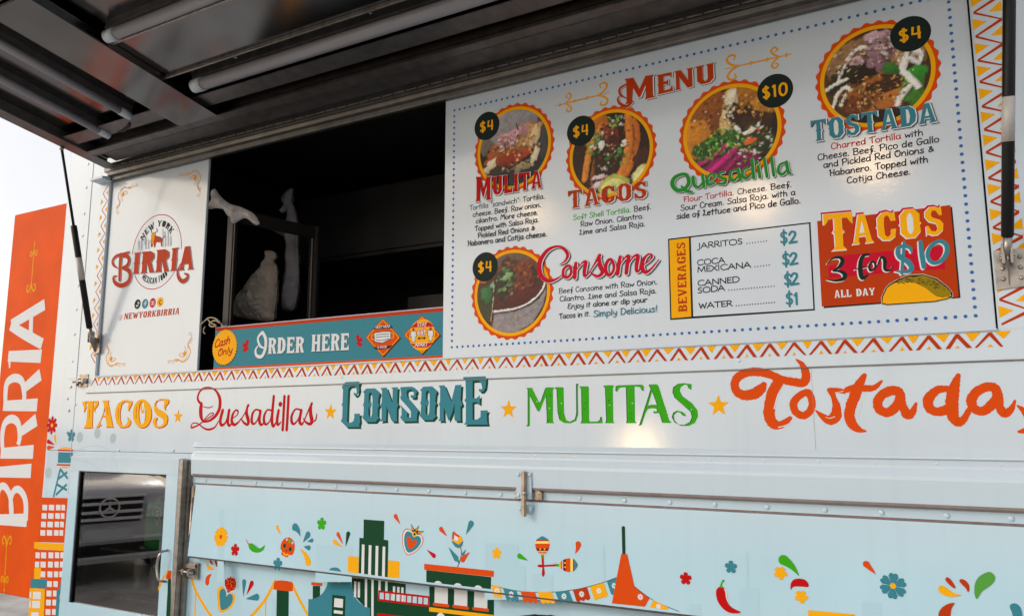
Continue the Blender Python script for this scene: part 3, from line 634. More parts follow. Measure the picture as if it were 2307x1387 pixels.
b = MB(); b.box((cx1+.001, Yc-.002, cz0), (cx1+.030, -.0025, cz1-.004), GSTEEL, .003); b.box((cx1+.031, -.02, cz0), (cx1+.046, -.0025, cz1-.012), GSTEEL, .002); b.build('edge_channel', CDOOR)
hx = CABINET.at(372, 1270)[0]; h0 = CABINET.at(378, 1238)[1]; h1 = CABINET.at(372, 1308)[1]
b = MB(); hp = [(hx+.018, Yc-.004, h0), (hx+.008, Yc-.028, h0-.004)]+[(hx+.002-.012*math.sin(math.pi*i/8), Yc-.034, h0-.015+(h1-h0+.03)*i/8) for i in range(9)]+[(hx+.008, Yc-.028, h1+.004), (hx+.018, Yc-.004, h1)]
b.tube(hp, .0055, STEEL, 12); b.build('handle', CDOOR)
b = MB(); q = CABINET.at(152, 1045); q2 = CABINET.at(148, 1112)
b.tube([(cx0-.012, Yc+.02, q[1]), (cx0-.012, Yc+.02, q2[1])], .011, BRASSY, 12); b.box((cx0-.03, -.012, q2[1]-.02), (cx0-.002, -.002, q2[1]), GSTEEL, .003); b.build('hinge', CDOOR)
# inside of the cabinet
b = MB(); cc = mat('cabinet_liner', (.16, .165, .17), .4, noise=.1, nscale=6)
b.box((gx0-.03, .36, .5), (gx1+.05, .38, 1.2), cc); b.box((gx0-.05, .031, .5), (gx0-.03, .38, 1.2), cc); b.box((gx1+.05, .031, .5), (gx1+.07, .38, 1.2), cc)
b.box((gx0-.03, .031, 1.18), (gx1+.05, .36, 1.2), cc); b.box((gx0-.03, .031, .48), (gx1+.05, .36, .5), cc)
b.build('cabinet_interior', TRUCK)
zsh = Plane((0, .03, 0), N_OUT).hit(300, 1240).z
for zz in (zsh-.012, .56):
    b = MB(); b.box((gx0+.10, .03, zz), (gx1+.045, .30, zz+.012), GSTEEL, .002); b.build('shelf', CDOOR)

# drop flap over the lower bay
fx0 = -3.016; FLAPM = mat('pale_blue_flap', BC, 0.45, spec=.2, coat=0, noise=0.04, nscale=2.2, bump=0.06, bscale=9, streak=.035, fade=(WC, 1.26, 0.95))
b = MB()
yb = -.016-.022; 
b.prism([(-.016, 1.105), (yb, .804), (yb+.012, .803), (-.004, 1.105)], fx0, XR, FLAPM, axis='X')
FLAPO = b.build('storage_flap', TRUCK)
b = MB(); b.box((fx0+.012, yb-.0012, .7985), (XR, yb+.013, .8050), mat('dark_trim', (.05, .045, .048), .5, noise=.2, nscale=40), .0008); b.build('flap_edge', FLAPO)
# rods and bolt at the rear end of the flap
b = MB(); b.box((-3.045, -.016, 1.01), (-3.025, -.002, 1.098), BRASSY, .003); b.tube([(-3.034, -.014, 1.05), (-3.034, -.016, .90), (-3.034, -.022, .885)], .007, BRASSY, 10); b.build('stay_rod', TRUCK)
b = MB(); q = SIDE.at(418, 1262); q2 = SIDE.at(450, 1304)
b.box((q[0], -.010, q2[1]), (q2[0], -.0045, q[1]), GSTEEL, .002); b.box((q[0]-.005, -.018, (q[1]+q2[1])/2+.010), (q2[0]-.012, -.0105, (q[1]+q2[1])/2+.028), GSTEEL, .002)
zc = (q[1]+q2[1])/2-.004
b.tube([(q[0]-.045, -.030, zc+.004), (q2[0]-.015, -.030, zc-.002)], .0065, STEEL, 12); b.box((q[0]+.02, -.038, zc-.012), (q[0]+.034, -.0105, zc+.012), GSTEEL, .002); b.box((q2[0]-.04, -.038, zc-.014), (q2[0]-.026, -.0105, zc+.012), GSTEEL, .002)
for i in range(3): b.ball((q[0]+.012+i*.032, -.010, q[1]-.008), .0045, STEEL, (1, .6, 1), 4); b.ball((q[0]+.012+i*.032, -.010, q2[1]+.008), .0045, STEEL, (1, .6, 1), 4)
b.build('slide_bolt', TRUCK)
# toggle bracket over the middle of the moulding
q = SIDE.at(1178, 1130); b = MB(); bx = SIDE.at(1194, 1100)[0]
b.box((bx-.034, -.036, 1.115), (bx+.026, -.0312, 1.205), WRAP, .006); b.box((bx-.030, -.030, 1.068), (bx+.024, -.0215, 1.098), WRAP, .004)
b.box((bx-.008, -.050, 1.058), (bx+.008, -.0365, 1.208), BRASSY, .003); b.ball((bx+.008, -.054, 1.136), .007, STEEL)
for x, z in ((bx-.024, 1.195), (bx+.018, 1.195), (bx-.024, 1.127), (bx+.018, 1.127)): b.ball((x, -.036, z), .007, WRAP, (1, .6, 1), 5)
for x, z in ((bx-.022, 1.082), (bx+.017, 1.082)): b.ball((x, -.030, z), .007, WRAP, (1, .6, 1), 5)
b.box((bx-.048, -.022, 1.113), (bx-.036, -.009, 1.142), BRASSY, .002); b.prism([(bx+.028, 1.15), (bx+.034, 1.15), (bx+.056, 1.137), (bx+.056, 1.113), (bx+.028, 1.113)], -.022, -.009, BRASSY, axis='Y')
for x, z in ((bx-.042, 1.135), (bx-.042, 1.120), (bx+.048, 1.133), (bx+.048, 1.119)): b.ball((x, -.022, z), .0045, STEEL, (1, .6, 1), 4)
b.build('toggle_bracket', TRUCK)

# folding window sash inside the order opening
b = MB(); bronze = mat('bronze_frame', (.020, .019, .018), .5, metal=.0, spec=.25, noise=.1, nscale=20)
def bar(p, q, wd, dp, m):
    p, q = Vector(p), Vector(q); b.tube([p, q], wd, m, 4)
sx = -2.955
W0 = Plane((0, .05, 0), N_OUT)
b.box((sx-.022, .045, 1.62), (sx+.02, .075, 2.36), bronze, .003); b.box((sx+.0205, .05, 1.62), (sx+.0235, .056, 2.36), GSTEEL, .001)
e0 = Vector((-2.955, .06, 2.36)); e1 = Vector((-2.86, .50, 2.36))
def beam(p, q, hw, hh, m):
    d = (q-p); L = d.length; M = Matrix.Translation(p) @ d.to_track_quat('X', 'Z').to_matrix().to_4x4(); b.box((0, -hw, -hh), (L, hw, hh), m, .003, M)
beam(e0+Vector((.02, .02, -.03)), e1+Vector((0, 0, -.03)), .012, .03, bronze); beam(e1, Vector((e1.x, e1.y, 1.62)), .012, .03, bronze); beam(e1+Vector((.0, -.02, 0)), Vector((e1.x, e1.y-.02, 1.62)), .004, .004, GSTEEL)
b.build('window_sash', TRUCK)
# ================================================================ printed artwork
# ---- zigzag borders
a = Art(FRAME)
z0, z1 = 1.5605, 1.6035; x = -3.862; i = 0
while x < .045:
    j = lambda s: random.uniform(-s, s)
    p = .0702; ap = x+p*.5+j(.004); tw = .006+j(.002)
    L0, R0 = x+.003+j(.002), x+p-.004+j(.002); thick = .0085+j(.003)
    m = BRK
    a.poly([(L0, z0), (ap-.001, z1-.004), (ap+.006+tw*.2, z1-.004-.002), (L0+thick, z0)], m, uv=True)
    a.poly([(R0, z0), (R0-thick*1.1, z0), (ap-.002, z1-.010), (ap+.001, z1-.004), (ap+.006, z1-.004)], m, uv=True)
    s_ = .006+j(.002)
    if x > -3.2: a.poly([(ap-s_, z0+.001), (ap+s_, z0+.001), (ap+j(.001), z0+.010+j(.003))], YEL, uv=True)
    c = x+p+j(.003); hw = .016+j(.004)
    a.poly([(c-hw, z1-.003), (c+hw, z1-.002), (c+j(.004), z1-.024+j(.003))], YEL, uv=True)
    x += p
a.build('zigzag_border', TRUCK)
a = Art(FRAME)                                   # rear upright border
x0, x1 = -3.888, -3.834; z = 2.60; pts = []
k = 0
while z > 1.655:
    pts.append((x1-.003 if k % 2 == 0 else x0+.010+random.uniform(-.003, .003), z)); k += 1; z -= .0415+random.uniform(-.004, .004)
a.stroke(pts, .0055, RED, uv=True, sm=False)
for i in range(1, len(pts)-1):
    px_, z = pts[i]
    if i % 2 == 0: a.poly([(x0-.002, z+.016), (x0+.018, z+.002), (x0-.004, z-.014)], YEL, uv=True)
    else: a.poly([(x1+.000, z+.014), (x1-.018, z-.002), (x1-.001, z-.016)], YEL, uv=True)
a.build('zigzag_border', TRUCK)
a = Art(FRAME)                                   # front upright border
x0, x1 = .066, .132; z = 2.62; pts = []; k = 0
while z > 1.60:
    pts.append((x0 if k % 2 == 0 else x1+random.uniform(-.004, .003), z)); k += 1; z -= .0335+random.uniform(-.003, .003)
for i in range(len(pts)-1):
    (xa, za), (xb, zb) = pts[i], pts[i+1]; t = .0050 if i % 2 else .0035
    a.poly([(xa, za+t), (xb, zb+t*.6), (xb, zb-t*.6), (xa, za-t)], BRK, uv=True)
for i in range(1, len(pts)-1):
    px_, z = pts[i]
    if i % 2 == 1: a.poly([(x0-.004, z+.017), (x0+.030, z+.003), (x0-.003, z-.015)], YEL, uv=True)
    else: a.poly([(x1+.001, z+.018), (x1+.002, z-.012), (x1-.030, z-.006)], YEL, uv=True)
a.build('zigzag_border', TRUCK)

# ---- the row of dish names on the side
def over_seam(o, z=1.5262, dy=-.0032):
    """film that runs up over the lapped sheet above the seam: the part above the seam sits on that sheet"""
    me = o.data; bm = bmesh.new(); bm.from_mesh(me)
    bmesh.ops.bisect_plane(bm, geom=bm.verts[:]+bm.edges[:]+bm.faces[:], plane_co=(0, 0, z), plane_no=(0, 0, 1))
    up = [f for f in bm.faces if f.calc_center_median().z > z]
    bmesh.ops.split(bm, geom=up)
    for v in {v for f in bm.faces if f.calc_center_median().z > z for v in f.verts}: v.co.y += dy
    bm.to_mesh(me); bm.free(); return o
q = Z(150, 830)
a = Art(SIDE)
T_ = [[(178,368),(190,378),(215,365),(340,362),(358,360),(358,395),(340,430),(320,450),(318,475),(330,488),(310,480),(303,450),(310,420),(325,395),(325,378),(300,378),(290,640),(300,668),(275,660),(262,668),(195,668),(195,655),(215,640),(228,560),(240,378),(220,380),(215,400),(222,430),(215,455),(200,485),(190,485),(196,465),(195,430),(180,395)],
 [(395,360),(475,355),(470,385),(522,640),(530,662),(485,656),(445,662),(452,640),(440,545),(405,535),(375,600),(385,630),(400,640),(370,640),(365,660),(330,660),(345,640),(375,590),(410,500),(425,430),(415,385)],
 [(740,360),(738,395),(720,430),(700,470),(718,480),(695,475),(688,440),(700,400),(690,378),(655,370),(622,400),(605,480),(605,560),(620,630),(650,645),(680,620),(690,580),(680,545),(700,550),(722,580),(725,610),(700,650),(650,665),(600,660),(562,610),(545,530),(552,460),(582,390),(635,355),(690,352),(715,362)],
 [(853+106*math.cos(i*.2618), 505+162*math.sin(i*.2618)) for i in range(24)],
 [(1145,338),(1155,350),(1150,385),(1120,420),(1110,455),(1130,465),(1108,465),(1092,440),(1100,400),(1105,375),(1080,350),(1040,350),(1008,380),(1003,415),(1030,450),(1100,485),(1135,520),(1142,570),(1130,620),(1090,655),(1040,668),(990,650),(970,610),(975,570),(1000,545),(1020,545),(1025,560),(1005,590),(1010,630),(1045,650),(1085,630),(1095,590),(1070,550),(1010,515),(985,470),(985,410),(1005,365),(1050,340),(1100,335),(1120,345)]]
hA = [(432,440),(440,525),(408,525)]; hO = [(850+36*math.cos(i*.2618)-8*math.sin(i*.2618)*0, 498+132*math.sin(i*.2618)) for i in range(24)]
for off, m in (((.0055, -.0035), RED), ((0, 0), YEL)):
    for i, g in enumerate(T_):
        a.poly(q(g), m, [q(hA)] if i == 1 else [q(hO)] if i == 3 else [], off=off)
a.stroke(q([(880,365),(850,385),(840,430),(850,480),(868,495),(872,450),(880,390)]), [2,3,4,4,3,2,2], YEL)
for l in ([(262,460),(255,560)], [(455,430),(470,520)], [(585,450),(582,570)], [(790,430),(785,560)], [(895,470),(892,590)]): a.stroke(q(l), 1.2, BRK)
a.build('lettering', TRUCK, 'TACOS in yellow western letters with red edges')
def star_part(zq, cx, cy, r):
    a = Art(SIDE); p = zq([(cx, cy)])[0]; star(a, p[0], p[1], r/5.004, YEL, .03); a.build('star', TRUCK)
star_part(q, 1258, 540, 55)
q = Z(400, 830); a = Art(SIDE)
def S(pts, w, m=RED, **k): a.stroke(q(pts), [x*1.1/5.004 for x in (w if isinstance(w, list) else [w]*len(pts))], m, **k)
S([(275,405),(238,365),(228,318),(262,245),(345,212),(422,238),(468,310),(480,375),(470,460),(425,535),(360,585),(300,600)], [22,24,22,18,14,18,30,36,36,30,22,14])
S([(270,395),(262,450),(266,540),(290,598)], [30,42,38,14]); S([(290,602),(350,555),(405,515),(395,499),(350,520),(260,618),(172,662),(152,652),(175,615),(230,618),(290,665),(350,685),(420,660),(462,590)], [10,12,12,10,10,13,16,14,10,10,14,18,16,10])
S([(285,425),(330,438),(375,435),(402,418)], [6,9,9,6])
S([(510,470),(483,575),(492,632),(530,622),(562,560),(582,470)], [32,34,30,20,22,32]); S([(582,470),(566,590),(582,640),(612,618)], [30,32,26,14])
S([(615,565),(672,520),(682,480),(655,468),(622,520),(612,590),(640,632),(690,600),(715,560)], [10,12,18,16,26,32,26,16,10])
S([(715,575),(765,490),(800,412)], [10,14,24]); S([(792,412),(778,500),(800,590),(785,628),(745,605),(715,560)], [18,34,36,26,20,10])
S([(930,472),(882,462),(845,510),(837,595),(860,622),(900,580),(935,480)], [18,16,26,30,20,14,20]); S([(935,478),(922,585),(945,632),(985,600)], [30,32,24,10])
S([(1060,472),(1012,465),(978,530),(976,598),(1000,628),(1045,580),(1065,480)], [18,16,26,30,20,14,18]); S([(1085,312),(1070,480),(1065,600),(1082,648),(1112,600)], [28,30,32,26,10])
S([(1140,470),(1122,580),(1132,632),(1165,600)], [28,32,24,10]); a.disc(400+1160/5.004, 830+400/5.004, 4.2, RED)
S([(1206,312),(1196,500),(1185,688)], 29); S([(1252,312),(1242,500),(1231,688)], 30)
S([(1390,466),(1332,456),(1288,530),(1288,600),(1315,622),(1360,570),(1395,470)], [18,16,26,30,20,14,18]); S([(1395,470),(1376,590),(1400,625),(1428,590)], [30,32,24,10])
S([(1425,590),(1472,480),(1515,392)], [10,16,26]); S([(1508,395),(1500,500),(1515,590),(1490,622),(1445,600),(1418,560)], [20,38,40,28,20,10]); S([(1530,600),(1560,572),(1570,510)], [10,16,10])
over_seam(a.build('lettering', TRUCK, 'Quesadillas in red script')); star_part(q, 1725, 490, 72)
q = Z(740, 820); a = Art(SIDE)
O_ = [(425,275),(525,270),(570,310),(580,330),(565,370),(560,440),(575,465),(558,490),(555,580),(570,605),(530,650),(425,650),(382,600),(395,570),(400,480),(388,460),(400,430),(405,330),(388,312)]; Oh = [(470,315),(490,330),(498,400),(492,560),(480,595),(458,590),(450,560),(455,340)]
Od = [(470,395),(490,450),(470,520),(450,460)]
sh = lambda l, dx, dy: [(x+dx, y+dy) for x, y in l]
CO = [([(180,215),(210,200),(355,195),(355,215),(345,240),(350,290),(335,340),(305,360),(285,345),(285,325),(300,320),(310,335),(320,320),(315,270),(290,245),(245,250),(225,280),(220,380),(210,640),(225,660),(260,655),(280,640),(292,600),(292,558),(358,556),(352,590),(358,640),(345,690),(355,707),(205,707),(165,665),(138,640),(155,610),(160,480),(148,455),(160,430),(165,290),(150,255)], None), (O_, Oh),
 ([(588,268),(655,262),(665,285),(720,440),(725,285),(710,262),(785,258),(780,290),(775,430),(790,460),(772,490),(770,620),(775,645),(720,645),(705,620),(655,470),(650,620),(655,640),(585,645),(600,610),(600,490),(585,465),(602,430),(605,300)], None),
 ([(810,258),(940,252),(980,270),(1000,305),(985,340),(990,370),(965,385),(930,375),(922,355),(940,345),(955,355),(965,335),(955,300),(930,285),(890,290),(880,320),(890,370),(1000,500),(1015,520),(1000,560),(995,620),(1000,642),(845,645),(808,600),(825,570),(825,500),(808,455),(890,540),(885,590),(905,605),(930,595),(930,530),(910,500),(820,400),(808,375),(822,345)], None),
 (sh(O_, 645, -22), sh(Oh, 645, -22)),
 ([(1242,240),(1308,236),(1320,260),(1385,420),(1430,235),(1502,232),(1498,260),(1490,400),(1512,455),(1490,480),(1490,620),(1495,640),(1430,640),(1420,610),(1425,440),(1390,560),(1355,640),(1300,480),(1300,620),(1312,640),(1240,640),(1255,610),(1255,470),(1245,450),(1258,420),(1260,270)], None),
 ([(1525,145),(1778,135),(1780,190),(1770,270),(1740,310),(1705,310),(1692,290),(1705,275),(1722,285),(1735,270),(1720,205),(1690,185),(1625,190),(1625,380),(1665,385),(1695,360),(1708,350),(1705,455),(1690,440),(1660,425),(1625,430),(1625,625),(1680,620),(1715,590),(1715,520),(1800,518),(1785,560),(1790,650),(1800,680),(1528,680),(1548,650),(1550,430),(1532,410),(1550,380),(1545,180),(1525,165)], None)]
for d_, m in ((22, DGR), (0, TEAL)):
    for g, hh in CO: a.poly(q(sh(g, d_, d_)), m, [q(sh(hh, d_, d_))] if hh else [])
a.poly(q(Od), TEAL); a.poly(q(sh(Od, 645, -22)), TEAL)
over_seam(a.build('lettering', TRUCK, 'CONSOME in teal block letters with a dark green shadow')); star_part(q, 2030, 510, 95)
q = Z(1140, 810); a = Art(SIDE)
MU = [([(240,320),(298,318),(300,330),(375,480),(395,478),(450,325),(460,314),(540,314),(545,325),(530,340),(530,690),(545,714),(462,714),(470,690),(455,395),(378,585),(362,575),(270,395),(270,740),(258,752),(240,750),(240,740),(252,735),(252,340)], None),
 ([(562,312),(650,312),(650,330),(655,600),(680,680),(730,700),(785,670),(800,600),(797,280),(805,270),(820,272),(818,285),(812,300),(815,620),(790,690),(730,715),(660,712),(610,680),(590,600),(578,340),(560,322)], None),
 ([(838,302),(930,302),(935,330),(938,680),(950,700),(1040,698),(1065,680),(1072,645),(1085,645),(1090,715),(848,716),(862,690),(855,330),(838,312)], None),
 ([(1110,292),(1215,290),(1218,300),(1205,320),(1210,690),(1222,714),(1125,714),(1138,690),(1125,320),(1108,305)], None),
 ([(1245,300),(1280,290),(1540,282),(1555,300),(1555,355),(1540,345),(1520,310),(1450,300),(1455,690),(1475,712),(1360,714),(1370,690),(1360,310),(1290,312),(1270,330),(1255,362),(1242,350)], None),
 ([(1620,282),(1705,278),(1722,300),(1840,680),(1870,705),(1850,712),(1770,710),(1735,600),(1680,605),(1668,590),(1680,580),(1700,590),(1715,575),(1700,550),(1640,545),(1600,555),(1575,600),(1530,735),(1500,742),(1515,725),(1640,330),(1620,295)], [(1652,345),(1710,510),(1650,508),(1600,525)]),
 ([(2095,275),(2090,340),(2065,320),(2050,285),(2010,280),(1970,310),(1960,350),(1990,410),(2100,490),(2160,570),(2165,640),(2130,710),(2060,745),(1980,745),(1910,710),(1878,650),(1895,595),(1940,575),(1990,585),(2025,615),(2030,635),(2000,630),(1970,595),(1930,590),(1895,625),(1900,680),(1950,730),(2020,735),(2080,705),(2105,650),(2090,590),(1990,500),(1910,430),(1885,370),(1895,310),(1945,275),(2010,265),(2060,272)], None)]
for off, m in (((-.0026, .0008), DGR), ((0, 0), GRN)):
    for g, hh in MU: a.poly(q(g), m, [q(hh)] if hh else [], off=off)
for X, Y0, Y1 in ((490,390,700),(615,370,660),(895,380,680),(1165,380,690),(1400,350,680)):
    for i in range(9): a.disc(*q([(X+random.uniform(-16, 16), random.uniform(Y0, Y1))])[0], random.uniform(.5, 1.1), DGR, 8)
for i in range(8): a.disc(*q([(1700+i*18+random.uniform(-12, 12), 350+i*38)])[0], .9, DGR, 8); a.disc(*q([(2030+i*14, 480+i*18+random.uniform(-14, 14))])[0], .9, DGR, 8)
for X, Y in ((350,470),(490,545),(625,490),(1170,510),(1425,490),(2090,560)): a.disc(*q([(X, Y)])[0], 1.3, WHT, 8)
a.build('lettering', TRUCK, 'MULITAS in green letters speckled with dark dots')
q = Z(1540, 780); a = Art(SIDE); star(a, *q([(395, 668)])[0], 25, YEL); a.build('star', TRUCK)
a = Art(SIDE); J = .085
def S(pts, w, m=ORA, **k): a.stroke(q(pts), [x/5.004 for x in (w if isinstance(w, list) else [w]*len(pts))], m, n=9, jit=J, k=1.14, **k)
S([(1275,150),(1335,200),(1372,280),(1380,350),(1345,410),(1250,400),(1120,375),(1000,325),(900,295),(800,285),(700,300),(610,350),(575,430),(610,515),(700,550),(800,530),(870,480),(905,430)], [18,50,80,85,85,85,80,80,85,85,85,85,85,85,100,110,100,60])
S([(1065,400),(1000,530),(970,670),(968,790),(1010,865),(1080,885),(1150,850),(1200,808)], [105,105,108,110,105,80,62,45])
S([(1390,515),(1300,560),(1240,640),(1262,735),(1345,778),(1420,735),(1450,650),(1430,560)], [70,72,75,75,75,72,70,72], closed=True)
S([(1640,490),(1720,492),(1790,505),(1818,525)], [42,48,50,22]); S([(1665,500),(1695,580),(1725,680),(1715,780),(1650,828),(1570,790),(1492,722)], [70,52,80,110,100,62,16])
S([(2040,325),(1985,420),(1935,540),(1885,680),(1870,780),(1905,880),(1975,935),(2055,955)], [46,90,105,105,102,95,62,16]); S([(1845,488),(1930,460),(2050,472),(2150,462),(2235,390)], [62,62,70,58,22])
q = Z(1846, 780)
S([(830,495),(730,530),(660,610),(675,705),(765,745),(850,690),(905,600),(900,520)], [100,95,92,92,92,95,90,95], closed=True); S([(915,570),(940,680),(995,765),(1050,735),(1090,640)], [90,82,100,70,26])
S([(1440,478),(1330,490),(1230,590),(1245,700),(1340,735),(1440,705)], [70,80,100,95,90,100]); S([(1565,325),(1515,480),(1495,640),(1505,780),(1560,855),(1630,815),(1690,710),(1740,640)], [46,110,125,110,92,70,52,60])
S([(1890,455),(1780,505),(1715,600),(1745,700),(1850,725),(1950,645),(2005,560),(1975,470)], [95,92,95,92,92,95,92,95], closed=True); S([(2010,540),(2030,680),(2090,755),(2160,705),(2205,610)], [95,85,88,62,22])
S([(2235,668),(2300,720),(2380,820),(2360,930),(2250,960)], [20,60,100,90,30])
q = Z(1540, 780)
for l, w in (([(1112,455),(1060,560),(1022,700)], 11), ([(1225,845),(1150,890),(1070,910)], 10), ([(2045,510),(2000,640),(1955,820)], 9), ([(1600,795),(1650,808),(1705,790)], 8), ([(1705,520),(1800,505)], 7)): S(l, [w*.4]+[w]*(len(l)-1), WHT)
over_seam(a.build('lettering', TRUCK, 'Tostadas in rough orange brush script'))

# ---- the menu board
a = Art(PANEL)
A0 = a.p.at(1025, 249); A1 = a.p.at(1018, 782); A2 = a.p.at(2198, 711); sp = .02365
x0, x1, z0, z1 = A1[0], A2[0], A2[1], A0[1]
nx, nz = round((x1-x0)/sp), round((z1-z0)/sp)
for i in range(nx+1):
    for z in (z0, z1): a.disc_uv((x0+(x1-x0)*i/nx, z), .0048, BLU, 12)
for i in range(1, nz):
    for x in (x0, x1): a.disc_uv((x, z0+(z1-z0)*i/nz), .0048, BLU, 12)
a.build('dotted_border', MENU)
def flourish(a, P, m):
    """arrow-like ornament, P maps (0..1 along, sideways) to the plane"""
    L = math.hypot(P(1, 0)[0]-P(0, 0)[0], P(1, 0)[1]-P(0, 0)[1]); s = lambda pts, w: a.stroke([P(*p) for p in pts], [k*L*1.5 for k in w], m, uv=True)
    s([(0, 0), (.5, 0), (1, 0)], [.008, .018, .008])
    for t in (.08, .36, .6): a.poly([P(t-.03, 0), P(t, .035), P(t+.03, 0), P(t, -.035)], m, uv=True)
    for g in (1, -1):
        s([(.18, 0), (.26, .05*g), (.3, .11*g), (.25, .15*g), (.2, .11*g), (.24, .08*g)], [.015, .02, .02, .018, .015, .012])
        s([(.78, 0), (.9, .04*g), (.97, .12*g), (.92, .18*g), (.84, .16*g), (.86, .11*g)], [.015, .022, .024, .022, .018, .014])
a = Art(PANEL)
for (p0, p1) in (((1252, 239), (1372, 209)), ((1784, 122), (1634, 156))):
    A = a.p.at(*p0); B = a.p.at(*p1); dx, dy = B[0]-A[0], B[1]-A[1]
    flourish(a, lambda t, s, A=A, dx=dx, dy=dy: (A[0]+dx*t-dy*s*1.1, A[1]+dy*t+dx*s*1.1), GLD)
    a.build('ornament', MENU); a = Art(PANEL)
for off, g, m in (((.0042, -.0032), .03, BLK), ((.0022, -.0016), .02, WHT), ((0, 0), 0, BRK)):
    slab(a, 'M', (1408, 236), (1476, 219), 58, 51, m, off=off, grow=g); slab(a, 'ENU', (1480, 214), (1612, 184), 44, 43, m, off=off, grow=g)
    a.stroke([(1412,190),(1397,200),(1398,214),(1412,222)], [4,6,5,2], m, off=off); a.stroke([(1424,230),(1412,240),(1396,233),(1392,222),(1398,216)], [6,7,6,4,2], m, off=off)
a.build('dish_title', MENU, 'MENU heading in rust western letters')

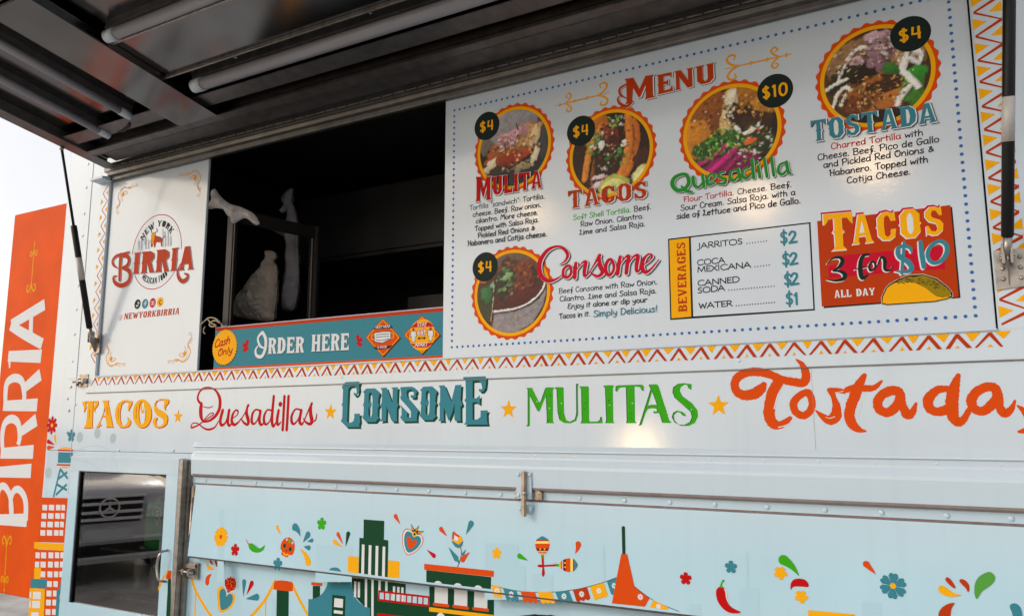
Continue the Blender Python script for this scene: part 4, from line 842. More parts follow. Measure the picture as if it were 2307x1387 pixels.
# food pictures: colour-flecked printed photographs in a scalloped frame
import numpy as np
NPR = np.random.RandomState(5)
GN = 128
_ax = np.linspace(-1, 1, GN); GX, GY = np.meshgrid(_ax, _ax)
def vnoise(k):                                   # smooth value noise on the grid, k cells across
    g = NPR.rand(k+3, k+3); u = (_ax+1)/2*k; i = u.astype(int); t = u-i; t = t*t*(3-2*t)
    A = g[i][:, i]; B = g[i][:, i+1]; C_ = g[i+1][:, i]; D = g[i+1][:, i+1]; tx = t[None, :]; ty = t[:, None]
    return (A*(1-tx)+B*tx)*(1-ty)+(C_*(1-tx)+D*tx)*ty-.5
NZ = [vnoise(5), vnoise(11), vnoise(24), vnoise(50), vnoise(90)]
class Food:
    """the printed dish photograph: soft overlapping dabs composed on a fine grid, stored as a colour layer of the print"""
    def __init__(s): s.c = np.zeros((GN, GN, 3))
    def dab(s, d, h, edge=.10, shade=.35, u=None, v=None, drop=.45):
        """d: signed field, < 1 inside"""
        col = np.array(hexc(h)) if isinstance(h, str) else h
        m = np.clip((1-d)/edge, 0, 1); m = m*m*(3-2*m)
        if drop:
            sh = np.roll(np.roll(m, -2, 0), 2, 1)*drop; s.c *= (1-sh*(1-m))[..., None]
        k = 1+.22*NZ[3]+.3*NZ[2]+.25*NZ[4]
        if u is not None: k = k*(1+shade*np.clip(-.6*u+.8*v, -1, 1))
        s.c = s.c*(1-m[..., None])+np.clip(col*k[..., None], 0, .8)*m[..., None]
    def blob(s, x, y, rx, ry, h, rot=0, rough=.18, n=0, edge=.16, shade=.35, drop=.4):
        c, d = math.cos(rot), math.sin(rot); dx, dy = GX-x, GY-y; u, v = (dx*c+dy*d)/rx, (-dx*d+dy*c)/ry; t = np.arctan2(v, u); r = np.sqrt(u*u+v*v)
        ph = NPR.rand(4)*6.28; k = 1+rough*(.6*np.sin(2*t+ph[0])+.5*np.sin(3*t+ph[1])+.4*np.sin(5*t+ph[2])+.3*np.sin(7*t+ph[3]))
        s.dab(r/k+rough*1.2*NZ[2]*min(1, rx*3), h, edge, shade, dx/rx, dy/ry, drop)
    def put(s, pts, h):                          # soft polygon
        P = np.array(pts); ins = np.zeros((GN, GN), bool); j = len(P)-1
        for i in range(len(P)):
            xi, yi = P[i]; xj, yj = P[j]
            ins ^= ((yi > GY) != (yj > GY)) & (GX < (xj-xi)*(GY-yi)/((yj-yi) or 1e-9)+xi); j = i
        f = ins.astype(float)
        for _ in range(2): f = (f+np.roll(f, 1, 0)+np.roll(f, -1, 0)+np.roll(f, 1, 1)+np.roll(f, -1, 1))/5
        s.dab(1.5-f, h, 1.0, 0, drop=.3)
    def many(s, x, y, rx, ry, n, sz, cols, rough=.3, asp=(.4, 1)):
        for _ in range(int(n*1.0)):
            t = random.uniform(0, 6.28); r = math.sqrt(random.random()); X, Y = x+rx*r*math.cos(t), y+ry*r*math.sin(t)
            if math.hypot(X, Y) > 1.05: continue
            k = sz*random.uniform(.45, 1.2); col = np.array(hexc(random.choice(cols)))*random.uniform(.65, 1.15)
            s.blob(X, Y, k, k*random.uniform(*asp), col, random.uniform(0, 3.14), rough, edge=.55, shade=.55, drop=.3)
    def line(s, pts, w, h):
        q = smooth(pts, 5) if len(pts) > 2 else pts; W = w if isinstance(w, list) else [w]*len(pts); d = np.full((GN, GN), 9.0); V_ = np.zeros((GN, GN)); U_ = np.zeros((GN, GN))
        for i in range(len(q)-1):
            (x0, y0), (x1, y1) = q[i], q[i+1]; tt = i/(len(q)-1)*(len(W)-1); ww = W[int(tt)]+(W[min(int(tt)+1, len(W)-1)]-W[int(tt)])*(tt-int(tt))
            L = (x1-x0)**2+(y1-y0)**2 or 1e-9; t = np.clip(((GX-x0)*(x1-x0)+(GY-y0)*(y1-y0))/L, 0, 1); ex, ey = GX-x0-t*(x1-x0), GY-y0-t*(y1-y0); e = np.sqrt(ex*ex+ey*ey)/(ww/2)
            m = e < d; d = np.where(m, e, d); U_ = np.where(m, ex/(ww/2), U_); V_ = np.where(m, ey/(ww/2), V_)
        s.dab(d+.35*NZ[2]+.25*NZ[3], h, .35, .45, U_, V_, .5)
    def build(s, a, c, R_, name, parent, label):
        """print the picture over artwork a as a fine sheet and build both as one part"""
        base = len(a.V); lift = a.lift; a.lift += a.step; nr, na = 44, 150; ids = [[0]*na for _ in range(nr+1)]; cols = []
        cc = np.clip(s.c*(1+.10*NZ[4]+.015*NPR.randn(GN, GN))[..., None], .003, .8)
        def samp(x, y):
            i = min(GN-1, max(0, int(round((x+1)/2*(GN-1))))); j = min(GN-1, max(0, int(round((y+1)/2*(GN-1))))); return cc[j, i]
        for i in range(nr+1):
            for k in range(na):
                r = max(.002, i/nr); x, y = r*math.cos(2*math.pi*k/na), r*math.sin(2*math.pi*k/na); ids[i][k] = len(a.V); a.V.append(a.p.xyz(c[0]+x*R_, c[1]+y*R_, lift)); cols.append(samp(x, y))
        km = a.mi(PRINT)
        for i in range(nr):
            for k in range(na): a.F.append([ids[i][k], ids[i][(k+1) % na], ids[i+1][(k+1) % na], ids[i+1][k]]); a.M.append(km)
        nv = len(a.V); o = a.build(name, parent, label)
        at = o.data.color_attributes.new('print', 'FLOAT_COLOR', 'POINT'); buf = np.ones((nv, 4), 'f'); buf[base:base+len(cols), :3] = np.array(cols); at.data.foreach_set('color', buf.ravel()); return o
PRINT = mat('photo_print', (.3, .2, .1), .40, spec=.2); _t = PRINT.node_tree; _n = _t.nodes.new('ShaderNodeVertexColor'); _n.layer_name = 'print'; _t.links.new(_n.outputs[0], _t.nodes['Principled BSDF'].inputs['Base Color'])
def mulita(f):
    f.blob(0, .55, 1.1, .6, '8C8A90', 0, .05); f.blob(0, -.55, 1.1, .62, '23232A', 0, .04); f.blob(.85, .1, .35, .5, '3F4347'); f.blob(-.85, .25, .25, .3, '6E675C')
    f.blob(-.1, -.3, .72, .34, '3A2619', .1); f.blob(.05, .12, .78, .42, 'A0612C', .25, .12); f.blob(.3, .25, .55, .3, 'C49A64', .3, .2); f.blob(-.35, -.15, .55, .25, '9A4A1C', .2, .2)
    f.blob(-.05, .28, .5, .24, 'AF7F86', .35, .2); f.blob(-.1, .3, .35, .15, 'C493A2', .4, .2); f.blob(.0, -.28, .5, .17, '8A2A10', .2, .15); f.blob(.3, -.22, .3, .1, 'A83E18', .15, .2)
    f.blob(.62, .2, .14, .3, 'D9C29A', -.2, .2); f.blob(-.7, -.38, .26, .12, 'CFC2A4', .6, .25); f.blob(.62, -.3, .1, .26, 'D8CBB0', -.3, .25); f.blob(.3, -.52, .2, .14, '9A8A66', .2, .4); f.blob(.12, -.68, .07, .14, '7A7460', 0, .4)
    f.many(.1, .05, .7, .4, 90, .05, ['7C4019', 'B87A3A', 'D8AE74', '6B3212', 'C98F50', 'E0C8A0']); f.many(-.1, .28, .4, .18, 30, .05, ['D8A9B4', 'B98A98', 'E4C7CC']); f.many(.1, -.5, .5, .15, 26, .05, ['2A1D14', '8F7F60', '4A3420', 'B5A888'])
    f.line([(.08, .62), (.12, .5), (.15, .42)], .025, '3A2A1C')
def tacos(f):
    f.blob(0, 0, 1.2, 1.2, '2A1810', 0, .02); f.blob(-.45, .75, .5, .5, 'B8681E', .2); f.line([(-.68, -.55), (-.6, -.1), (-.45, .3), (-.2, .75)], [.18, .2, .2, .14], 'D0812A'); f.line([(-.5, -.7), (-.42, -.2), (-.3, .2)], .1, '8A4A18')
    f.line([(.22, -.7), (.42, -.2), (.5, .3), (.48, .85)], [.22, .26, .24, .2], 'CF7A26'); f.line([(.42, -.6), (.62, -.1), (.68, .4), (.62, .7)], [.14, .2, .2, .12], 'C46A1E'); f.line([(.56, -.1), (.6, .3), (.58, .6)], .04, '8A4A14')
    f.blob(.02, .4, .24, .42, '7A2416', 0, .1); f.blob(.05, .0, .2, .5, '4A1A12', 0, .2); f.blob(.8, -.3, .2, .35, '3C1C12'); f.blob(-.2, -.1, .25, .6, '33200F')
    f.many(-.1, .3, .35, .5, 40, .06, ['5A2C16', '6E3018', '2E1A0E', '8A4A22']); f.many(-.38, .3, .22, .28, 34, .06, ['3F8A32', '5AA944', '2C6A24', '79BE58']); f.many(.2, -.15, .3, .22, 24, .06, ['4F9A3C', '2F7428']); f.many(.15, .75, .25, .15, 16, .06, ['6DAF52', 'D8DCC8'])
    f.many(-.1, .2, .4, .6, 26, .055, ['C8C2B8', '9A8A80', 'D8D4CC']); f.blob(.36, .18, .1, .08, 'E8E0D4', .4); f.blob(-.22, .24, .09, .13, 'E8E6DC', -.4); f.blob(-.3, -.55, .2, .06, 'D9BFC6', .1); f.blob(-.35, -.75, .22, .08, 'CDB6C4', .4)
    f.many(0, 0, .9, .8, 60, .03, ['8A5A2A', '1E120A', 'C0883E', '6A2A14']); f.blob(.08, -.84, .45, .3, 'A3A64C', 0, .06); f.blob(.08, -.88, .38, .24, 'C3C878', 0, .06); f.blob(.8, -.68, .3, .24, 'C8C684', .5, .08); f.blob(.8, -.7, .22, .17, 'DAD69C', .5, .08)
def quesa(f):
    f.blob(0, 0, 1.2, 1.2, '241A10', 0, .02); f.blob(-.5, .55, .55, .65, '8A4E20', .2, .08); f.blob(-.78, -.05, .4, .5, 'C07C22', .25, .06); f.blob(.55, .62, .62, .5, 'C4862C', -.3, .08); f.blob(.25, .8, .4, .3, 'A66A24')
    f.blob(-.02, .45, .18, .62, 'D8C8A0', -.25, .1); f.blob(.05, .75, .1, .2, 'E8DEC4', -.2); f.blob(-.12, .15, .14, .3, 'C9A869', -.2); f.blob(.3, .2, .3, .5, '2E1C12', .4, .25); f.blob(.6, .1, .35, .25, '3A2416', -.4, .25)
    f.blob(-.1, -.2, .4, .25, '2E5A1E', .2, .3); f.blob(-.55, -.35, .4, .28, '234A18', .1, .3); f.blob(.5, -.3, .45, .4, '2A3A1A', 0, .2); f.blob(-.05, -.75, .7, .3, '7A1250', .1, .15); f.line([(-.75, -.65), (-.4, -.5), (-.1, -.3)], .12, 'B0146E'); f.line([(-.5, -.85), (-.15, -.6), (.15, -.35)], [.12, .16, .1], 'C21C80'); f.line([(-.2, -.92), (.05, -.7), (.3, -.5)], .1, '96105E')
    f.many(-.5, .5, .45, .5, 60, .05, ['6A3616', 'A8662A', '9A5820', '74401A']); f.many(.55, .6, .5, .4, 70, .045, ['D89C3E', '8A5A1E', 'E0AE58', 'B07426']); f.many(-.03, .45, .14, .5, 30, .06, ['F0E8D0', 'B89A64', 'E4D4AC'])
    f.many(-.1, -.2, .45, .3, 60, .06, ['4F9A2E', '6BB83E', '2F6A1C', '8CCB54']); f.many(-.6, -.4, .3, .2, 30, .05, ['5F9A2A', '3A6A1A', '95B852']); f.many(.5, -.3, .42, .35, 60, .06, ['D26A2E', 'E8E4DC', '3F7A2A', '8A2E1C', 'C4BEB0', '1E2A12']); f.many(.35, -.6, .3, .25, 24, .05, ['D8D4C8', '4A8A30', '2A4A1C'])
    f.blob(.15, .02, .12, .05, 'E8E8E4', -.9); f.blob(.4, -.08, .15, .06, 'E4E0DC', .3); f.blob(.4, -.3, .14, .08, 'D0622A', .3); f.many(0, 0, .9, .9, 60, .025, ['1A1208', 'F0EAD8', 'A8662A'])
def tostada(f):
    f.blob(0, 0, 1.2, 1.2, '4A2C16', 0, .02); f.blob(-.55, .45, .5, .45, '8A6A4A', .5); f.blob(.6, .5, .5, .4, 'B08C60', -.2); f.blob(.35, .75, .4, .2, '8F7482'); f.blob(-.55, .1, .4, .3, '2A2A18', .2, .3); f.blob(-.2, .1, .3, .22, '241A10', .3, .3)
    f.blob(.15, .55, .3, .4, '94717F', -.4, .15); f.blob(.05, .85, .25, .12, 'B99AA6', .1); f.blob(.1, .3, .16, .3, '83606F', .2, .2); f.blob(-.35, .4, .14, .12, 'BFA0A8'); f.blob(-.05, -.35, .6, .4, '8A5220', .3, .2); f.blob(.3, -.2, .4, .3, '3A2012', .2, .3); f.blob(.2, -.6, .45, .2, 'A8672A', .4, .2)
    f.blob(-.4, -.55, .25, .2, '6A3414', .3); f.blob(.1, -.85, .5, .15, '241408', .1, .3); f.blob(.65, -.5, .3, .35, '3F7A1E', .3, .25); f.blob(.72, -.1, .25, .18, '2F8A2A', .2, .15); f.blob(.3, .08, .2, .14, '2E6A22', -.4, .2)
    f.line([(-.72, .05), (-.6, .3), (-.45, .55), (-.25, .68), (-.1, .6)], [.05, .07, .09, .09, .06], 'E8E6E0'); f.line([(-.95, -.1), (-.75, 0), (-.55, .05)], [.08, .1, .06], 'E4E2D2'); f.line([(-.85, -.5), (-.75, -.25), (-.6, -.12), (-.5, -.2)], [.08, .1, .1, .08], 'E6E6D4'); f.line([(-.7, -.5), (-.6, -.3)], .08, 'DCDCC4')
    f.line([(.8, .35), (.6, .3), (.5, .05), (.55, -.1)], [.14, .2, .16, .12], 'E8E8EC'); f.line([(.62, .25), (.8, .1), (.85, .3)], .1, 'DADAE0'); f.line([(.5, -.02), (.62, -.2), (.75, -.4)], [.12, .16, .12], 'F0F0F2'); f.line([(.6, -.35), (.45, -.5), (.35, -.7)], [.1, .16, .12], 'E6E4DC'); f.line([(.2, .5), (.35, .6)], .12, 'E4D8D8')
    f.many(.12, .6, .3, .32, 50, .07, ['C8AEB4', '94717F', 'E0D4D2', '7A4A5E', 'B08A94']); f.many(-.1, -.35, .65, .4, 150, .04, ['B97C34', 'D8A45A', '5A3014', '8A5220', 'E0B878', '3A1C0C']); f.many(.5, .5, .45, .3, 70, .04, ['D8BE94', '8A6A40', 'E8D8B8', '6A4A2A']); f.many(-.55, .45, .4, .35, 60, .045, ['D8C8B0', '3A3A22', '9A6A50', 'E8E0D0', 'A88868']); f.many(0, 0, .95, .95, 60, .025, ['1E140A', 'F0E8D8', '4A7A2A'])
def consome(f):
    f.blob(0, 0, 1.2, 1.2, '4A2018', 0, .02); f.blob(.1, .75, 1.0, .28, '5A4638', 0, .08); f.blob(.0, .45, .8, .35, '3A2418', 0, .2)
    f.blob(.25, .35, .5, .4, '6A2C18', .2, .25); f.blob(-.2, .3, .35, .4, '2E2A18', .1, .3); f.blob(.35, -.1, .6, .22, '4E1A18', .1, .06)
    f.many(.1, .4, .7, .4, 90, .06, ['7A3A1C', '4A2414', '8A4A26', '2E2014', '9A5A30']); f.many(-.15, .25, .3, .4, 60, .07, ['2E4A26', '4F7042', '1F3220', '6A8A58', '38482A']); f.blob(-.12, .42, .14, .1, '7A9A6A', .5)
    f.put([(1, .35), (.97, .05), (.78, -.2), (.5, -.36), (.1, -.47), (-.5, -.5), (-.6, -.95), (-.3, -1), (.2, -1), (.6, -.8), (.9, -.4), (1, .0)], 'A9A8AC'); f.put([(1, .2), (.9, -.1), (.66, -.36), (.3, -.52), (-.5, -.6), (-.5, -.68), (.3, -.62), (.7, -.44), (1, -.1)], '8C8A92')
    f.line([(.99, .28), (.88, .02), (.66, -.2), (.35, -.35), (0, -.42), (-.5, -.44)], .055, 'D8DADE'); f.blob(.15, -.62, .04, .1, '8A8468')
    f.put([(-.98, .1), (-.8, .28), (-.52, .3), (-.5, .0), (-.58, -.4), (-.62, -.78), (-.85, -.55), (-1, -.2)], '1F4A28'); f.blob(-.72, .0, .16, .24, '2C6436', .1); f.blob(-.55, .22, .08, .07, '6A9A7A'); f.blob(-.8, .35, .12, .06, '9A5A24'); f.line([(-.52, .3), (-.52, -.1), (-.6, -.7)], .02, 'B0C09A')
for kind, (x, y, rx), (bx_, by_, br), price, ttl in ((mulita, (1156.7, 333, 90), (1097, 284, 28), '$4', 'mulita'), (tacos, (1374.7, 345, 102.5), (1309, 295, 32), '$4', 'stuffed tacos'), (quesa, (1646.6, 296, 121), (1746, 205, 41), '$10', 'quesadilla'),
        (tostada, (1973.5, 171, 143), (2051, 77, 47), '$4', 'tostada'), (consome, (1152, 659, 92.4), (1093, 601, 28.5), '$4', 'bowl of consome')):
    a = Art(PANEL); c = a.p.at(x, y); r = a.rad(x, y, rx)
    ring_wave(a, c, r*.985, r*.022, 30, ORA); a.disc_uv(c, r*.92, YEL, 64)
    f = Food(); kind(f); f.build(a, c, r*.85, 'food_picture', MENU, 'round picture of a '+ttl)
    b_ = Art(PANEL, a.lift+.0001); b_.disc(bx_, by_, br, CHA, 40); n = len(price)
    c = b_.p.at(bx_, by_); r = b_.rad(bx_, by_, br)
    cs = list(price); ad = [HAND[k][1] for k in cs]; tot = sum(ad)+.12*(n-1); xx = 0; wd = (1.12 if n == 2 else 1.40)/tot
    for k, w_ in zip(cs, ad):
        for st in HAND[k][0]: b_.stroke([(c[0]+(xx+u-tot/2)*r*wd, c[1]+(v-.5)*r*.72) for u, v in st], [r*.13]*len(st), YEL, uv=True, n=3, sm=(k not in '41'), cap=False)
        xx += w_+.12
    b_.build('price_badge', MENU, 'dark badge reading '+price)
TA = .0028
def title(name, label, fn):
    a = Art(PANEL, TA); fn(a); a.build(name, MENU, label)
def t1(a):
    for off, g, m in (((.0035, -.0028), .03, BLK), ((.0018, -.0014), .03, WHT), ((0, 0), 0, RED)):
        slab(a, 'M', (1072, 455), (1108, 450), 56, 52, m, off=off, grow=g); slab(a, 'ULITA', (1110, 441), (1222, 423), 42, 39, m, off=off, grow=g)
def t2(a):
    for off, g, m in (((.0035, -.0028), .03, BLK), ((.0018, -.0014), .03, WHT), ((0, 0), 0, BRK)): slab(a, 'TACOS', (1280, 471), (1459, 446), 40, 39, m, off=off, grow=g)
    for l in ([(1301,440),(1303,463)], [(1331,432),(1340,458)], [(1354,432),(1355,447)], [(1393,424),(1394,444)]): a.stroke(l, 1.0, WHT)
def t4(a):
    for off, g, m in (((.0045, -.003), .03, BLK), ((.002, -.0012), .03, WHT), ((0, 0), 0, TEAL)): slab(a, 'TOSTADA', (1828, 321), (2112, 275), 48, 45, m, off=off, grow=g)
def t3(a):
    q = Z(1400, 340)
    ST = [([(700,265),(610,300),(577,370),(620,440),(700,440),(762,370),(748,290)], [38,44,50,46,42,46,40], True), ([(680,400),(730,450),(800,468)], [20,40,24], False), ([(812,295),(826,390),(875,412),(915,365)], [34,36,30,24], False), ([(918,275),(935,405)], 36, False),
     ([(972,345),(1040,320),(1058,275),(1012,265),(968,320),(985,385),(1055,365)], [20,22,28,26,36,36,22], False), ([(1165,240),(1112,255),(1112,300),(1178,325),(1165,370),(1090,372)], [24,30,32,34,34,24], False),
     ([(1312,215),(1242,235),(1228,305),(1268,338),(1320,290)], [26,28,36,34,24], False), ([(1316,210),(1345,328)], 36, False), ([(1445,190),(1382,215),(1368,285),(1415,312),(1465,262)], [26,28,36,34,24], False), ([(1475,108),(1495,308)], 36, False),
     ([(1545,185),(1565,298)], 36, False), ([(1612,90),(1645,294)], 34, False), ([(1692,70),(1722,282)], 34, False), ([(1858,132),(1790,160),(1772,235),(1818,268),(1872,215)], [26,28,36,34,24], False), ([(1862,128),(1885,240),(1912,258)], [36,36,22], False)]
    for off, m, k in (((.0028, -.0032), BLK, 1.1), ((.0012, -.0012), WHT, 1.12), ((0, 0), TGR, 1.0)):
        for p, w, cl in ST: a.stroke(q(p), [x/5.004 for x in (w if isinstance(w, list) else [w]*len(p))], m, closed=cl, off=off, k=k)
        a.stroke(q([(1525,128),(1535,140)]), 7.5, m, off=off, k=k)
def t5(a):
    q = Z(1000, 540)
    ST = [([(1310,280),(1372,240),(1400,170),(1350,98),(1272,78),(1172,122),(1095,230),(1080,330),(1112,420),(1190,468),(1280,440),(1332,400)], [8,25,38,33,25,40,52,58,50,38,22,12], False), ([(1400,295),(1355,335),(1352,405),(1395,425),(1438,380),(1432,310)], [32,34,36,34,32,30], True),
     ([(1492,268),(1482,350),(1480,425)], [40,48,46], False), ([(1492,350),(1555,270),(1605,252),(1590,340),(1592,410),(1645,375)], [10,18,40,44,34,12], False), ([(1640,375),(1700,280),(1760,178)], [12,22,42], False), ([(1755,180),(1765,290),(1795,360),(1755,408),(1700,402),(1650,360)], [30,52,50,36,26,12], False),
     ([(1870,225),(1830,290),(1838,375),(1880,398),(1920,330),(1908,250)], [36,42,42,34,32,34], True), ([(1992,195),(1972,300),(1962,385)], [38,48,46], False), ([(1985,290),(2050,200),(2088,192),(2070,290),(2062,375)], [10,22,44,46,46], False), ([(2080,290),(2140,195),(2192,185),(2176,290),(2182,358),(2240,320)], [10,22,44,46,34,12], False),
     ([(2240,300),(2325,232),(2352,185),(2312,165),(2258,220),(2238,310),(2275,368),(2340,330),(2425,228)], [12,18,26,22,38,50,40,26,14], False)]
    for off, m, k in (((.0045, -.0042), CHA, 1.12), ((.0022, -.002), WHT, 1.08), ((0, 0), CRI, 1.0)):
        for p, w, cl in ST: a.stroke(q(p), [x/5.004 for x in w] if isinstance(w, list) else w/5.004, m, closed=cl, off=off, k=k)
title('dish_title', 'MULITA in red western letters', t1); title('dish_title', 'TACOS in rust western letters', t2); title('dish_title', 'Quesadilla in green script', t3)
title('dish_title', 'TOSTADA in teal letters', t4); title('dish_title', 'Consome in crimson script', t5)
W_ = .15
def lines(label, rows, base=.0004):
    a = Art(PANEL, base)
    for segs, p0, p1, cap in rows: write(a, segs, p0, p1, cap*.86, W_, wave=.02, slant=.03)
    a.build('dish_description', MENU, label)
K = lambda t, m=TXT: [(t, m)]
lines('description under MULITA', [([('Tortilla "sandwich":', DTE), (' Tortilla.', TXT)], (1058,474), (1228,447), 12.5), (K('cheese. Beef. Raw onion.'), (1065,489), (1220,466), 12.5), (K('cilantro. More cheese.'), (1072,503.5), (1213,483.5), 12.5),
 (K('Topped with Salsa Roja.'), (1070,521), (1215,500), 12.5), (K('Pickled Red Onions &'), (1077,536.5), (1206,518), 12.5), (K('Habanero and Cotija cheese.'), (1054,554.5), (1233,532), 13)])
lines('description under TACOS', [([('Soft Shell Tortilla.', GRN), (' Beef.', TXT)], (1291,496), (1468,471), 13), (K('Raw Onion. Cilantro.'), (1308,511), (1451,491.5), 13), (K('Lime and Salsa Roja.'), (1305,529.5), (1454.5,509), 13)])
lines('description under Quesadilla', [([('Flour Tortilla.', RED), (' Cheese. Beef.', TXT)], (1540,456), (1785,421), 14), (K('Sour Cream. Salsa Roja. with a'), (1533,475), (1793,439), 14.5), (K('side of Lettuce and Pico de Gallo.'), (1524,494), (1805,457.5), 15)])
lines('description under TOSTADA', [([('Charred Tortilla', RED), (' with', TXT)], (1872,337), (2081,305), 15.5), (K('Cheese. Beef. Pico de Gallo'), (1842,362), (2117,320), 16), (K('and Pickled Red Onions &'), (1855,379), (2105,341), 16), (K('Habanero. Topped with'), (1869,397), (2092,366), 16), (K('Cotija Cheese.'), (1908,414), (2053,393), 16)])
lines('description under Consome', [(K('Beef Consome with Raw Onion.'), (1259,661), (1482,640), 13), (K('Cilantro. Lime and Salsa Roja.'), (1261,679), (1480,660), 13), (K('Enjoy it alone or dip your'), (1279,695.5), (1459,680), 13), (K('Tacos in it.'), (1260,718), (1330,711.5), 13), (K('Simply Delicious!', TEAL), (1337,713.5), (1482,702), 16)])
a = Art(PANEL)                                   # beverage table
TL, TR_, BR_, BL = (1505,538), (1826,500.5), (1836,699), (1510,720.5)
a.poly([TL, TR_, BR_, BL], CHA); a.poly([(1508,541),(1552,535.7),(1557.5,713),(1513,716.8)], YEL); a.poly([(1556.5,535.2),(1822.5,504),(1832.5,695.5),(1562,712.4)], FACE)
B0 = a.p.at(1548.5, 702); B1 = a.p.at(1544, 545); hh = a.p.at(1549, 640)[0]-a.p.at(1529, 640)[0]
tot = sum(WEST[c][2] for c in 'BEVERAGES')+.05*8; x = 0
for ch in 'BEVERAGES':
    o, hs, ad = WEST[ch]; P = lambda u, v: (B0[0]+(B1[0]-B0[0])*(x+u*ad)/tot-v*hh, B0[1]+(B1[1]-B0[1])*(x+u*ad)/tot)
    a.poly([P(u, v) for u, v in o], BRK, [[P(u, v) for u, v in h] for h in hs], uv=True); x += ad+.05
for t, p0, p1, c, d0, d1, n in (('JARRITOS', (1571,560.5), (1674,549.5), 14, (1683,548.5), (1727,543), 8), ('COCA', (1571,598), (1634,591.5), 14, 0, 0, 0), ('MEXICANA', (1571.5,613.5), (1693,602), 14, (1701,601), (1733,597), 6),
        ('CANNED', (1572,644), (1667,635), 14, 0, 0, 0), ('SODA', (1572,660.5), (1634,654), 14, (1642,653.5), (1744,644.5), 17), ('WATER', (1575,695), (1651,689), 14, (1659,688.5), (1745,681), 15)):
    write(a, K(t, BLK), p0, p1, c*.86, .19, CAPS)
    for i in range(n): a.disc(d0[0]+(d1[0]-d0[0])*i/(n-1), d0[1]+(d1[1]-d0[1])*i/(n-1), 1.45, BLK, 10)
for t, p0, p1 in (('2', (1778,548.5), (1797,545.5)), ('2', (1780,597), (1799,594)), ('2', (1782,642.5), (1801,639.5)), ('1', (1791,686), (1799,684.5))):
    write(a, K(t, TEAL), p0, p1, 26 if t == '2' else 25, .2, HAND); s0 = (1759+(p0[1]-548)*.09, p0[1]+2); write(a, K('$', TEAL), s0, (s0[0]+17, s0[1]-2), 29, .15, HAND)
a.build('beverage_table', MENU, 'boxed list of beverages with teal prices')
a = Art(PANEL); q = Z(1846, 430)                 # tacos promotion
a.poly([(1846,502),(2145,466),(2164,671),(1856,694)], CHA); a.poly([(1841,498),(2141,462),(2160,668.5),(1851.5,690.5)], BRK)
a.poly(q([(270,725),(1400,622),(1420,880),(1000,905),(110,985),(95,850),(270,810)]), CRI)
for off, g, m in (((-.004, .0035), .03, CRI), ((-.0015, -.001), .02, WHT), ((0, 0), 0, YEL)): 
    slab(a, 'T', (1858,566), (1926,560), 83, 83, m, off=off, grow=g); slab(a, 'ACOS', (1920,551), (2129,527), 66, 64, m, off=off, grow=g, gap=.1)
for off, m, k in (((-.003, -.0022), WHT, 1.05), ((0, 0), CHA, 1.0)):
    for p, w in (([(88,820),(150,762),(230,750),(262,790),(222,860),(150,902),(230,905),(288,940),(270,990),(180,1012),(90,1000)], [8,22,36,48,38,12,32,50,44,24,8]), ([(560,718),(500,728),(465,800),(465,920),(490,985),(545,945)], [28,40,46,52,44,22]), ([(400,885),(480,865),(560,850)], [8,20,10]),
                 ([(650,850),(700,748),(738,780),(740,880),(790,895),(832,850)], [10,28,42,36,24,10])): a.stroke(q(p), [x/5.004 for x in w], m, off=off, k=k)
    a.stroke(q([(595,800),(562,850),(580,898),(628,868),(628,815)]), 5.2, m, closed=True, off=off, k=k)
for off, m, k in (((-.0035, -.0026), WHT, 1.05), ((0, 0), TEAL, 1.0)):
    for p, w in (([(1040,690),(1020,640),(940,622),(885,660),(905,740),(1000,800),(1040,870),(990,910),(860,905)], [20,40,44,46,56,60,56,44,14]), ([(958,580),(942,760),(930,930)], 34), ([(1140,572),(1158,720),(1180,858)], [44,56,50])): a.stroke(q(p), [x/5.004 for x in (w if isinstance(w, list) else [w]*len(p))], m, off=off, k=k)
    a.stroke(q([(1340,568),(1245,640),(1222,740),(1282,812),(1375,785),(1438,690),(1425,600)]), [9.5,9,8.5,9,10,10.5,10], m, closed=True, off=off, k=k)
slab(a, 'ALL DAY', (1880,671), (1972,664), 17, 16, WHT)
tb = [(705,1270),(710,1200),(760,1090),(850,1030),(960,1015),(1080,1030),(1200,1090),(1320,1185),(1400,1205),(1480,1165),(1497,1178),(1450,1212),(1300,1245),(1000,1265),(760,1282)]
tt = [(760,1092),(800,1050),(860,1030),(900,1000),(1000,958),(1080,962),(1170,945),(1320,998),(1440,1090),(1492,1150),(1472,1200),(1400,1205),(1320,1185),(1200,1092),(1080,1032),(960,1017),(850,1032)]
hull = [(700,1282),(696,1200),(745,1090),(790,1045),(900,985),(1000,945),(1170,935),(1330,985),(1455,1085),(1508,1150),(1505,1195),(1450,1225),(1300,1258),(1000,1278),(760,1295)]
a.poly(q(hull), WHT); a.poly(q([(x+(1100-x)*.012, y+(1120-y)*.03) for x, y in hull]), CHA); a.poly(q([(x+(1050-x)*.018, y+(1150-y)*.05) for x, y in tb]), YEL); a.poly(q([(x+(1150-x)*.02, y+(1080-y)*.05) for x, y in tt]), OLI)
for i in range(60):
    t = random.random(); bx_ = 880+560*t; by_ = 1010-40*math.sin(t*2.6)+t*t*135+random.uniform(-25, 45)
    a.stroke(q([(bx_-14, by_), (bx_+random.uniform(-6, 6), by_+random.uniform(-14, 14)), (bx_+14, by_+random.uniform(-6, 10))]), .9, CHA, n=2)
a.build('promotion_sign', MENU, 'orange TACOS 3 for $10 sign with a yellow taco')

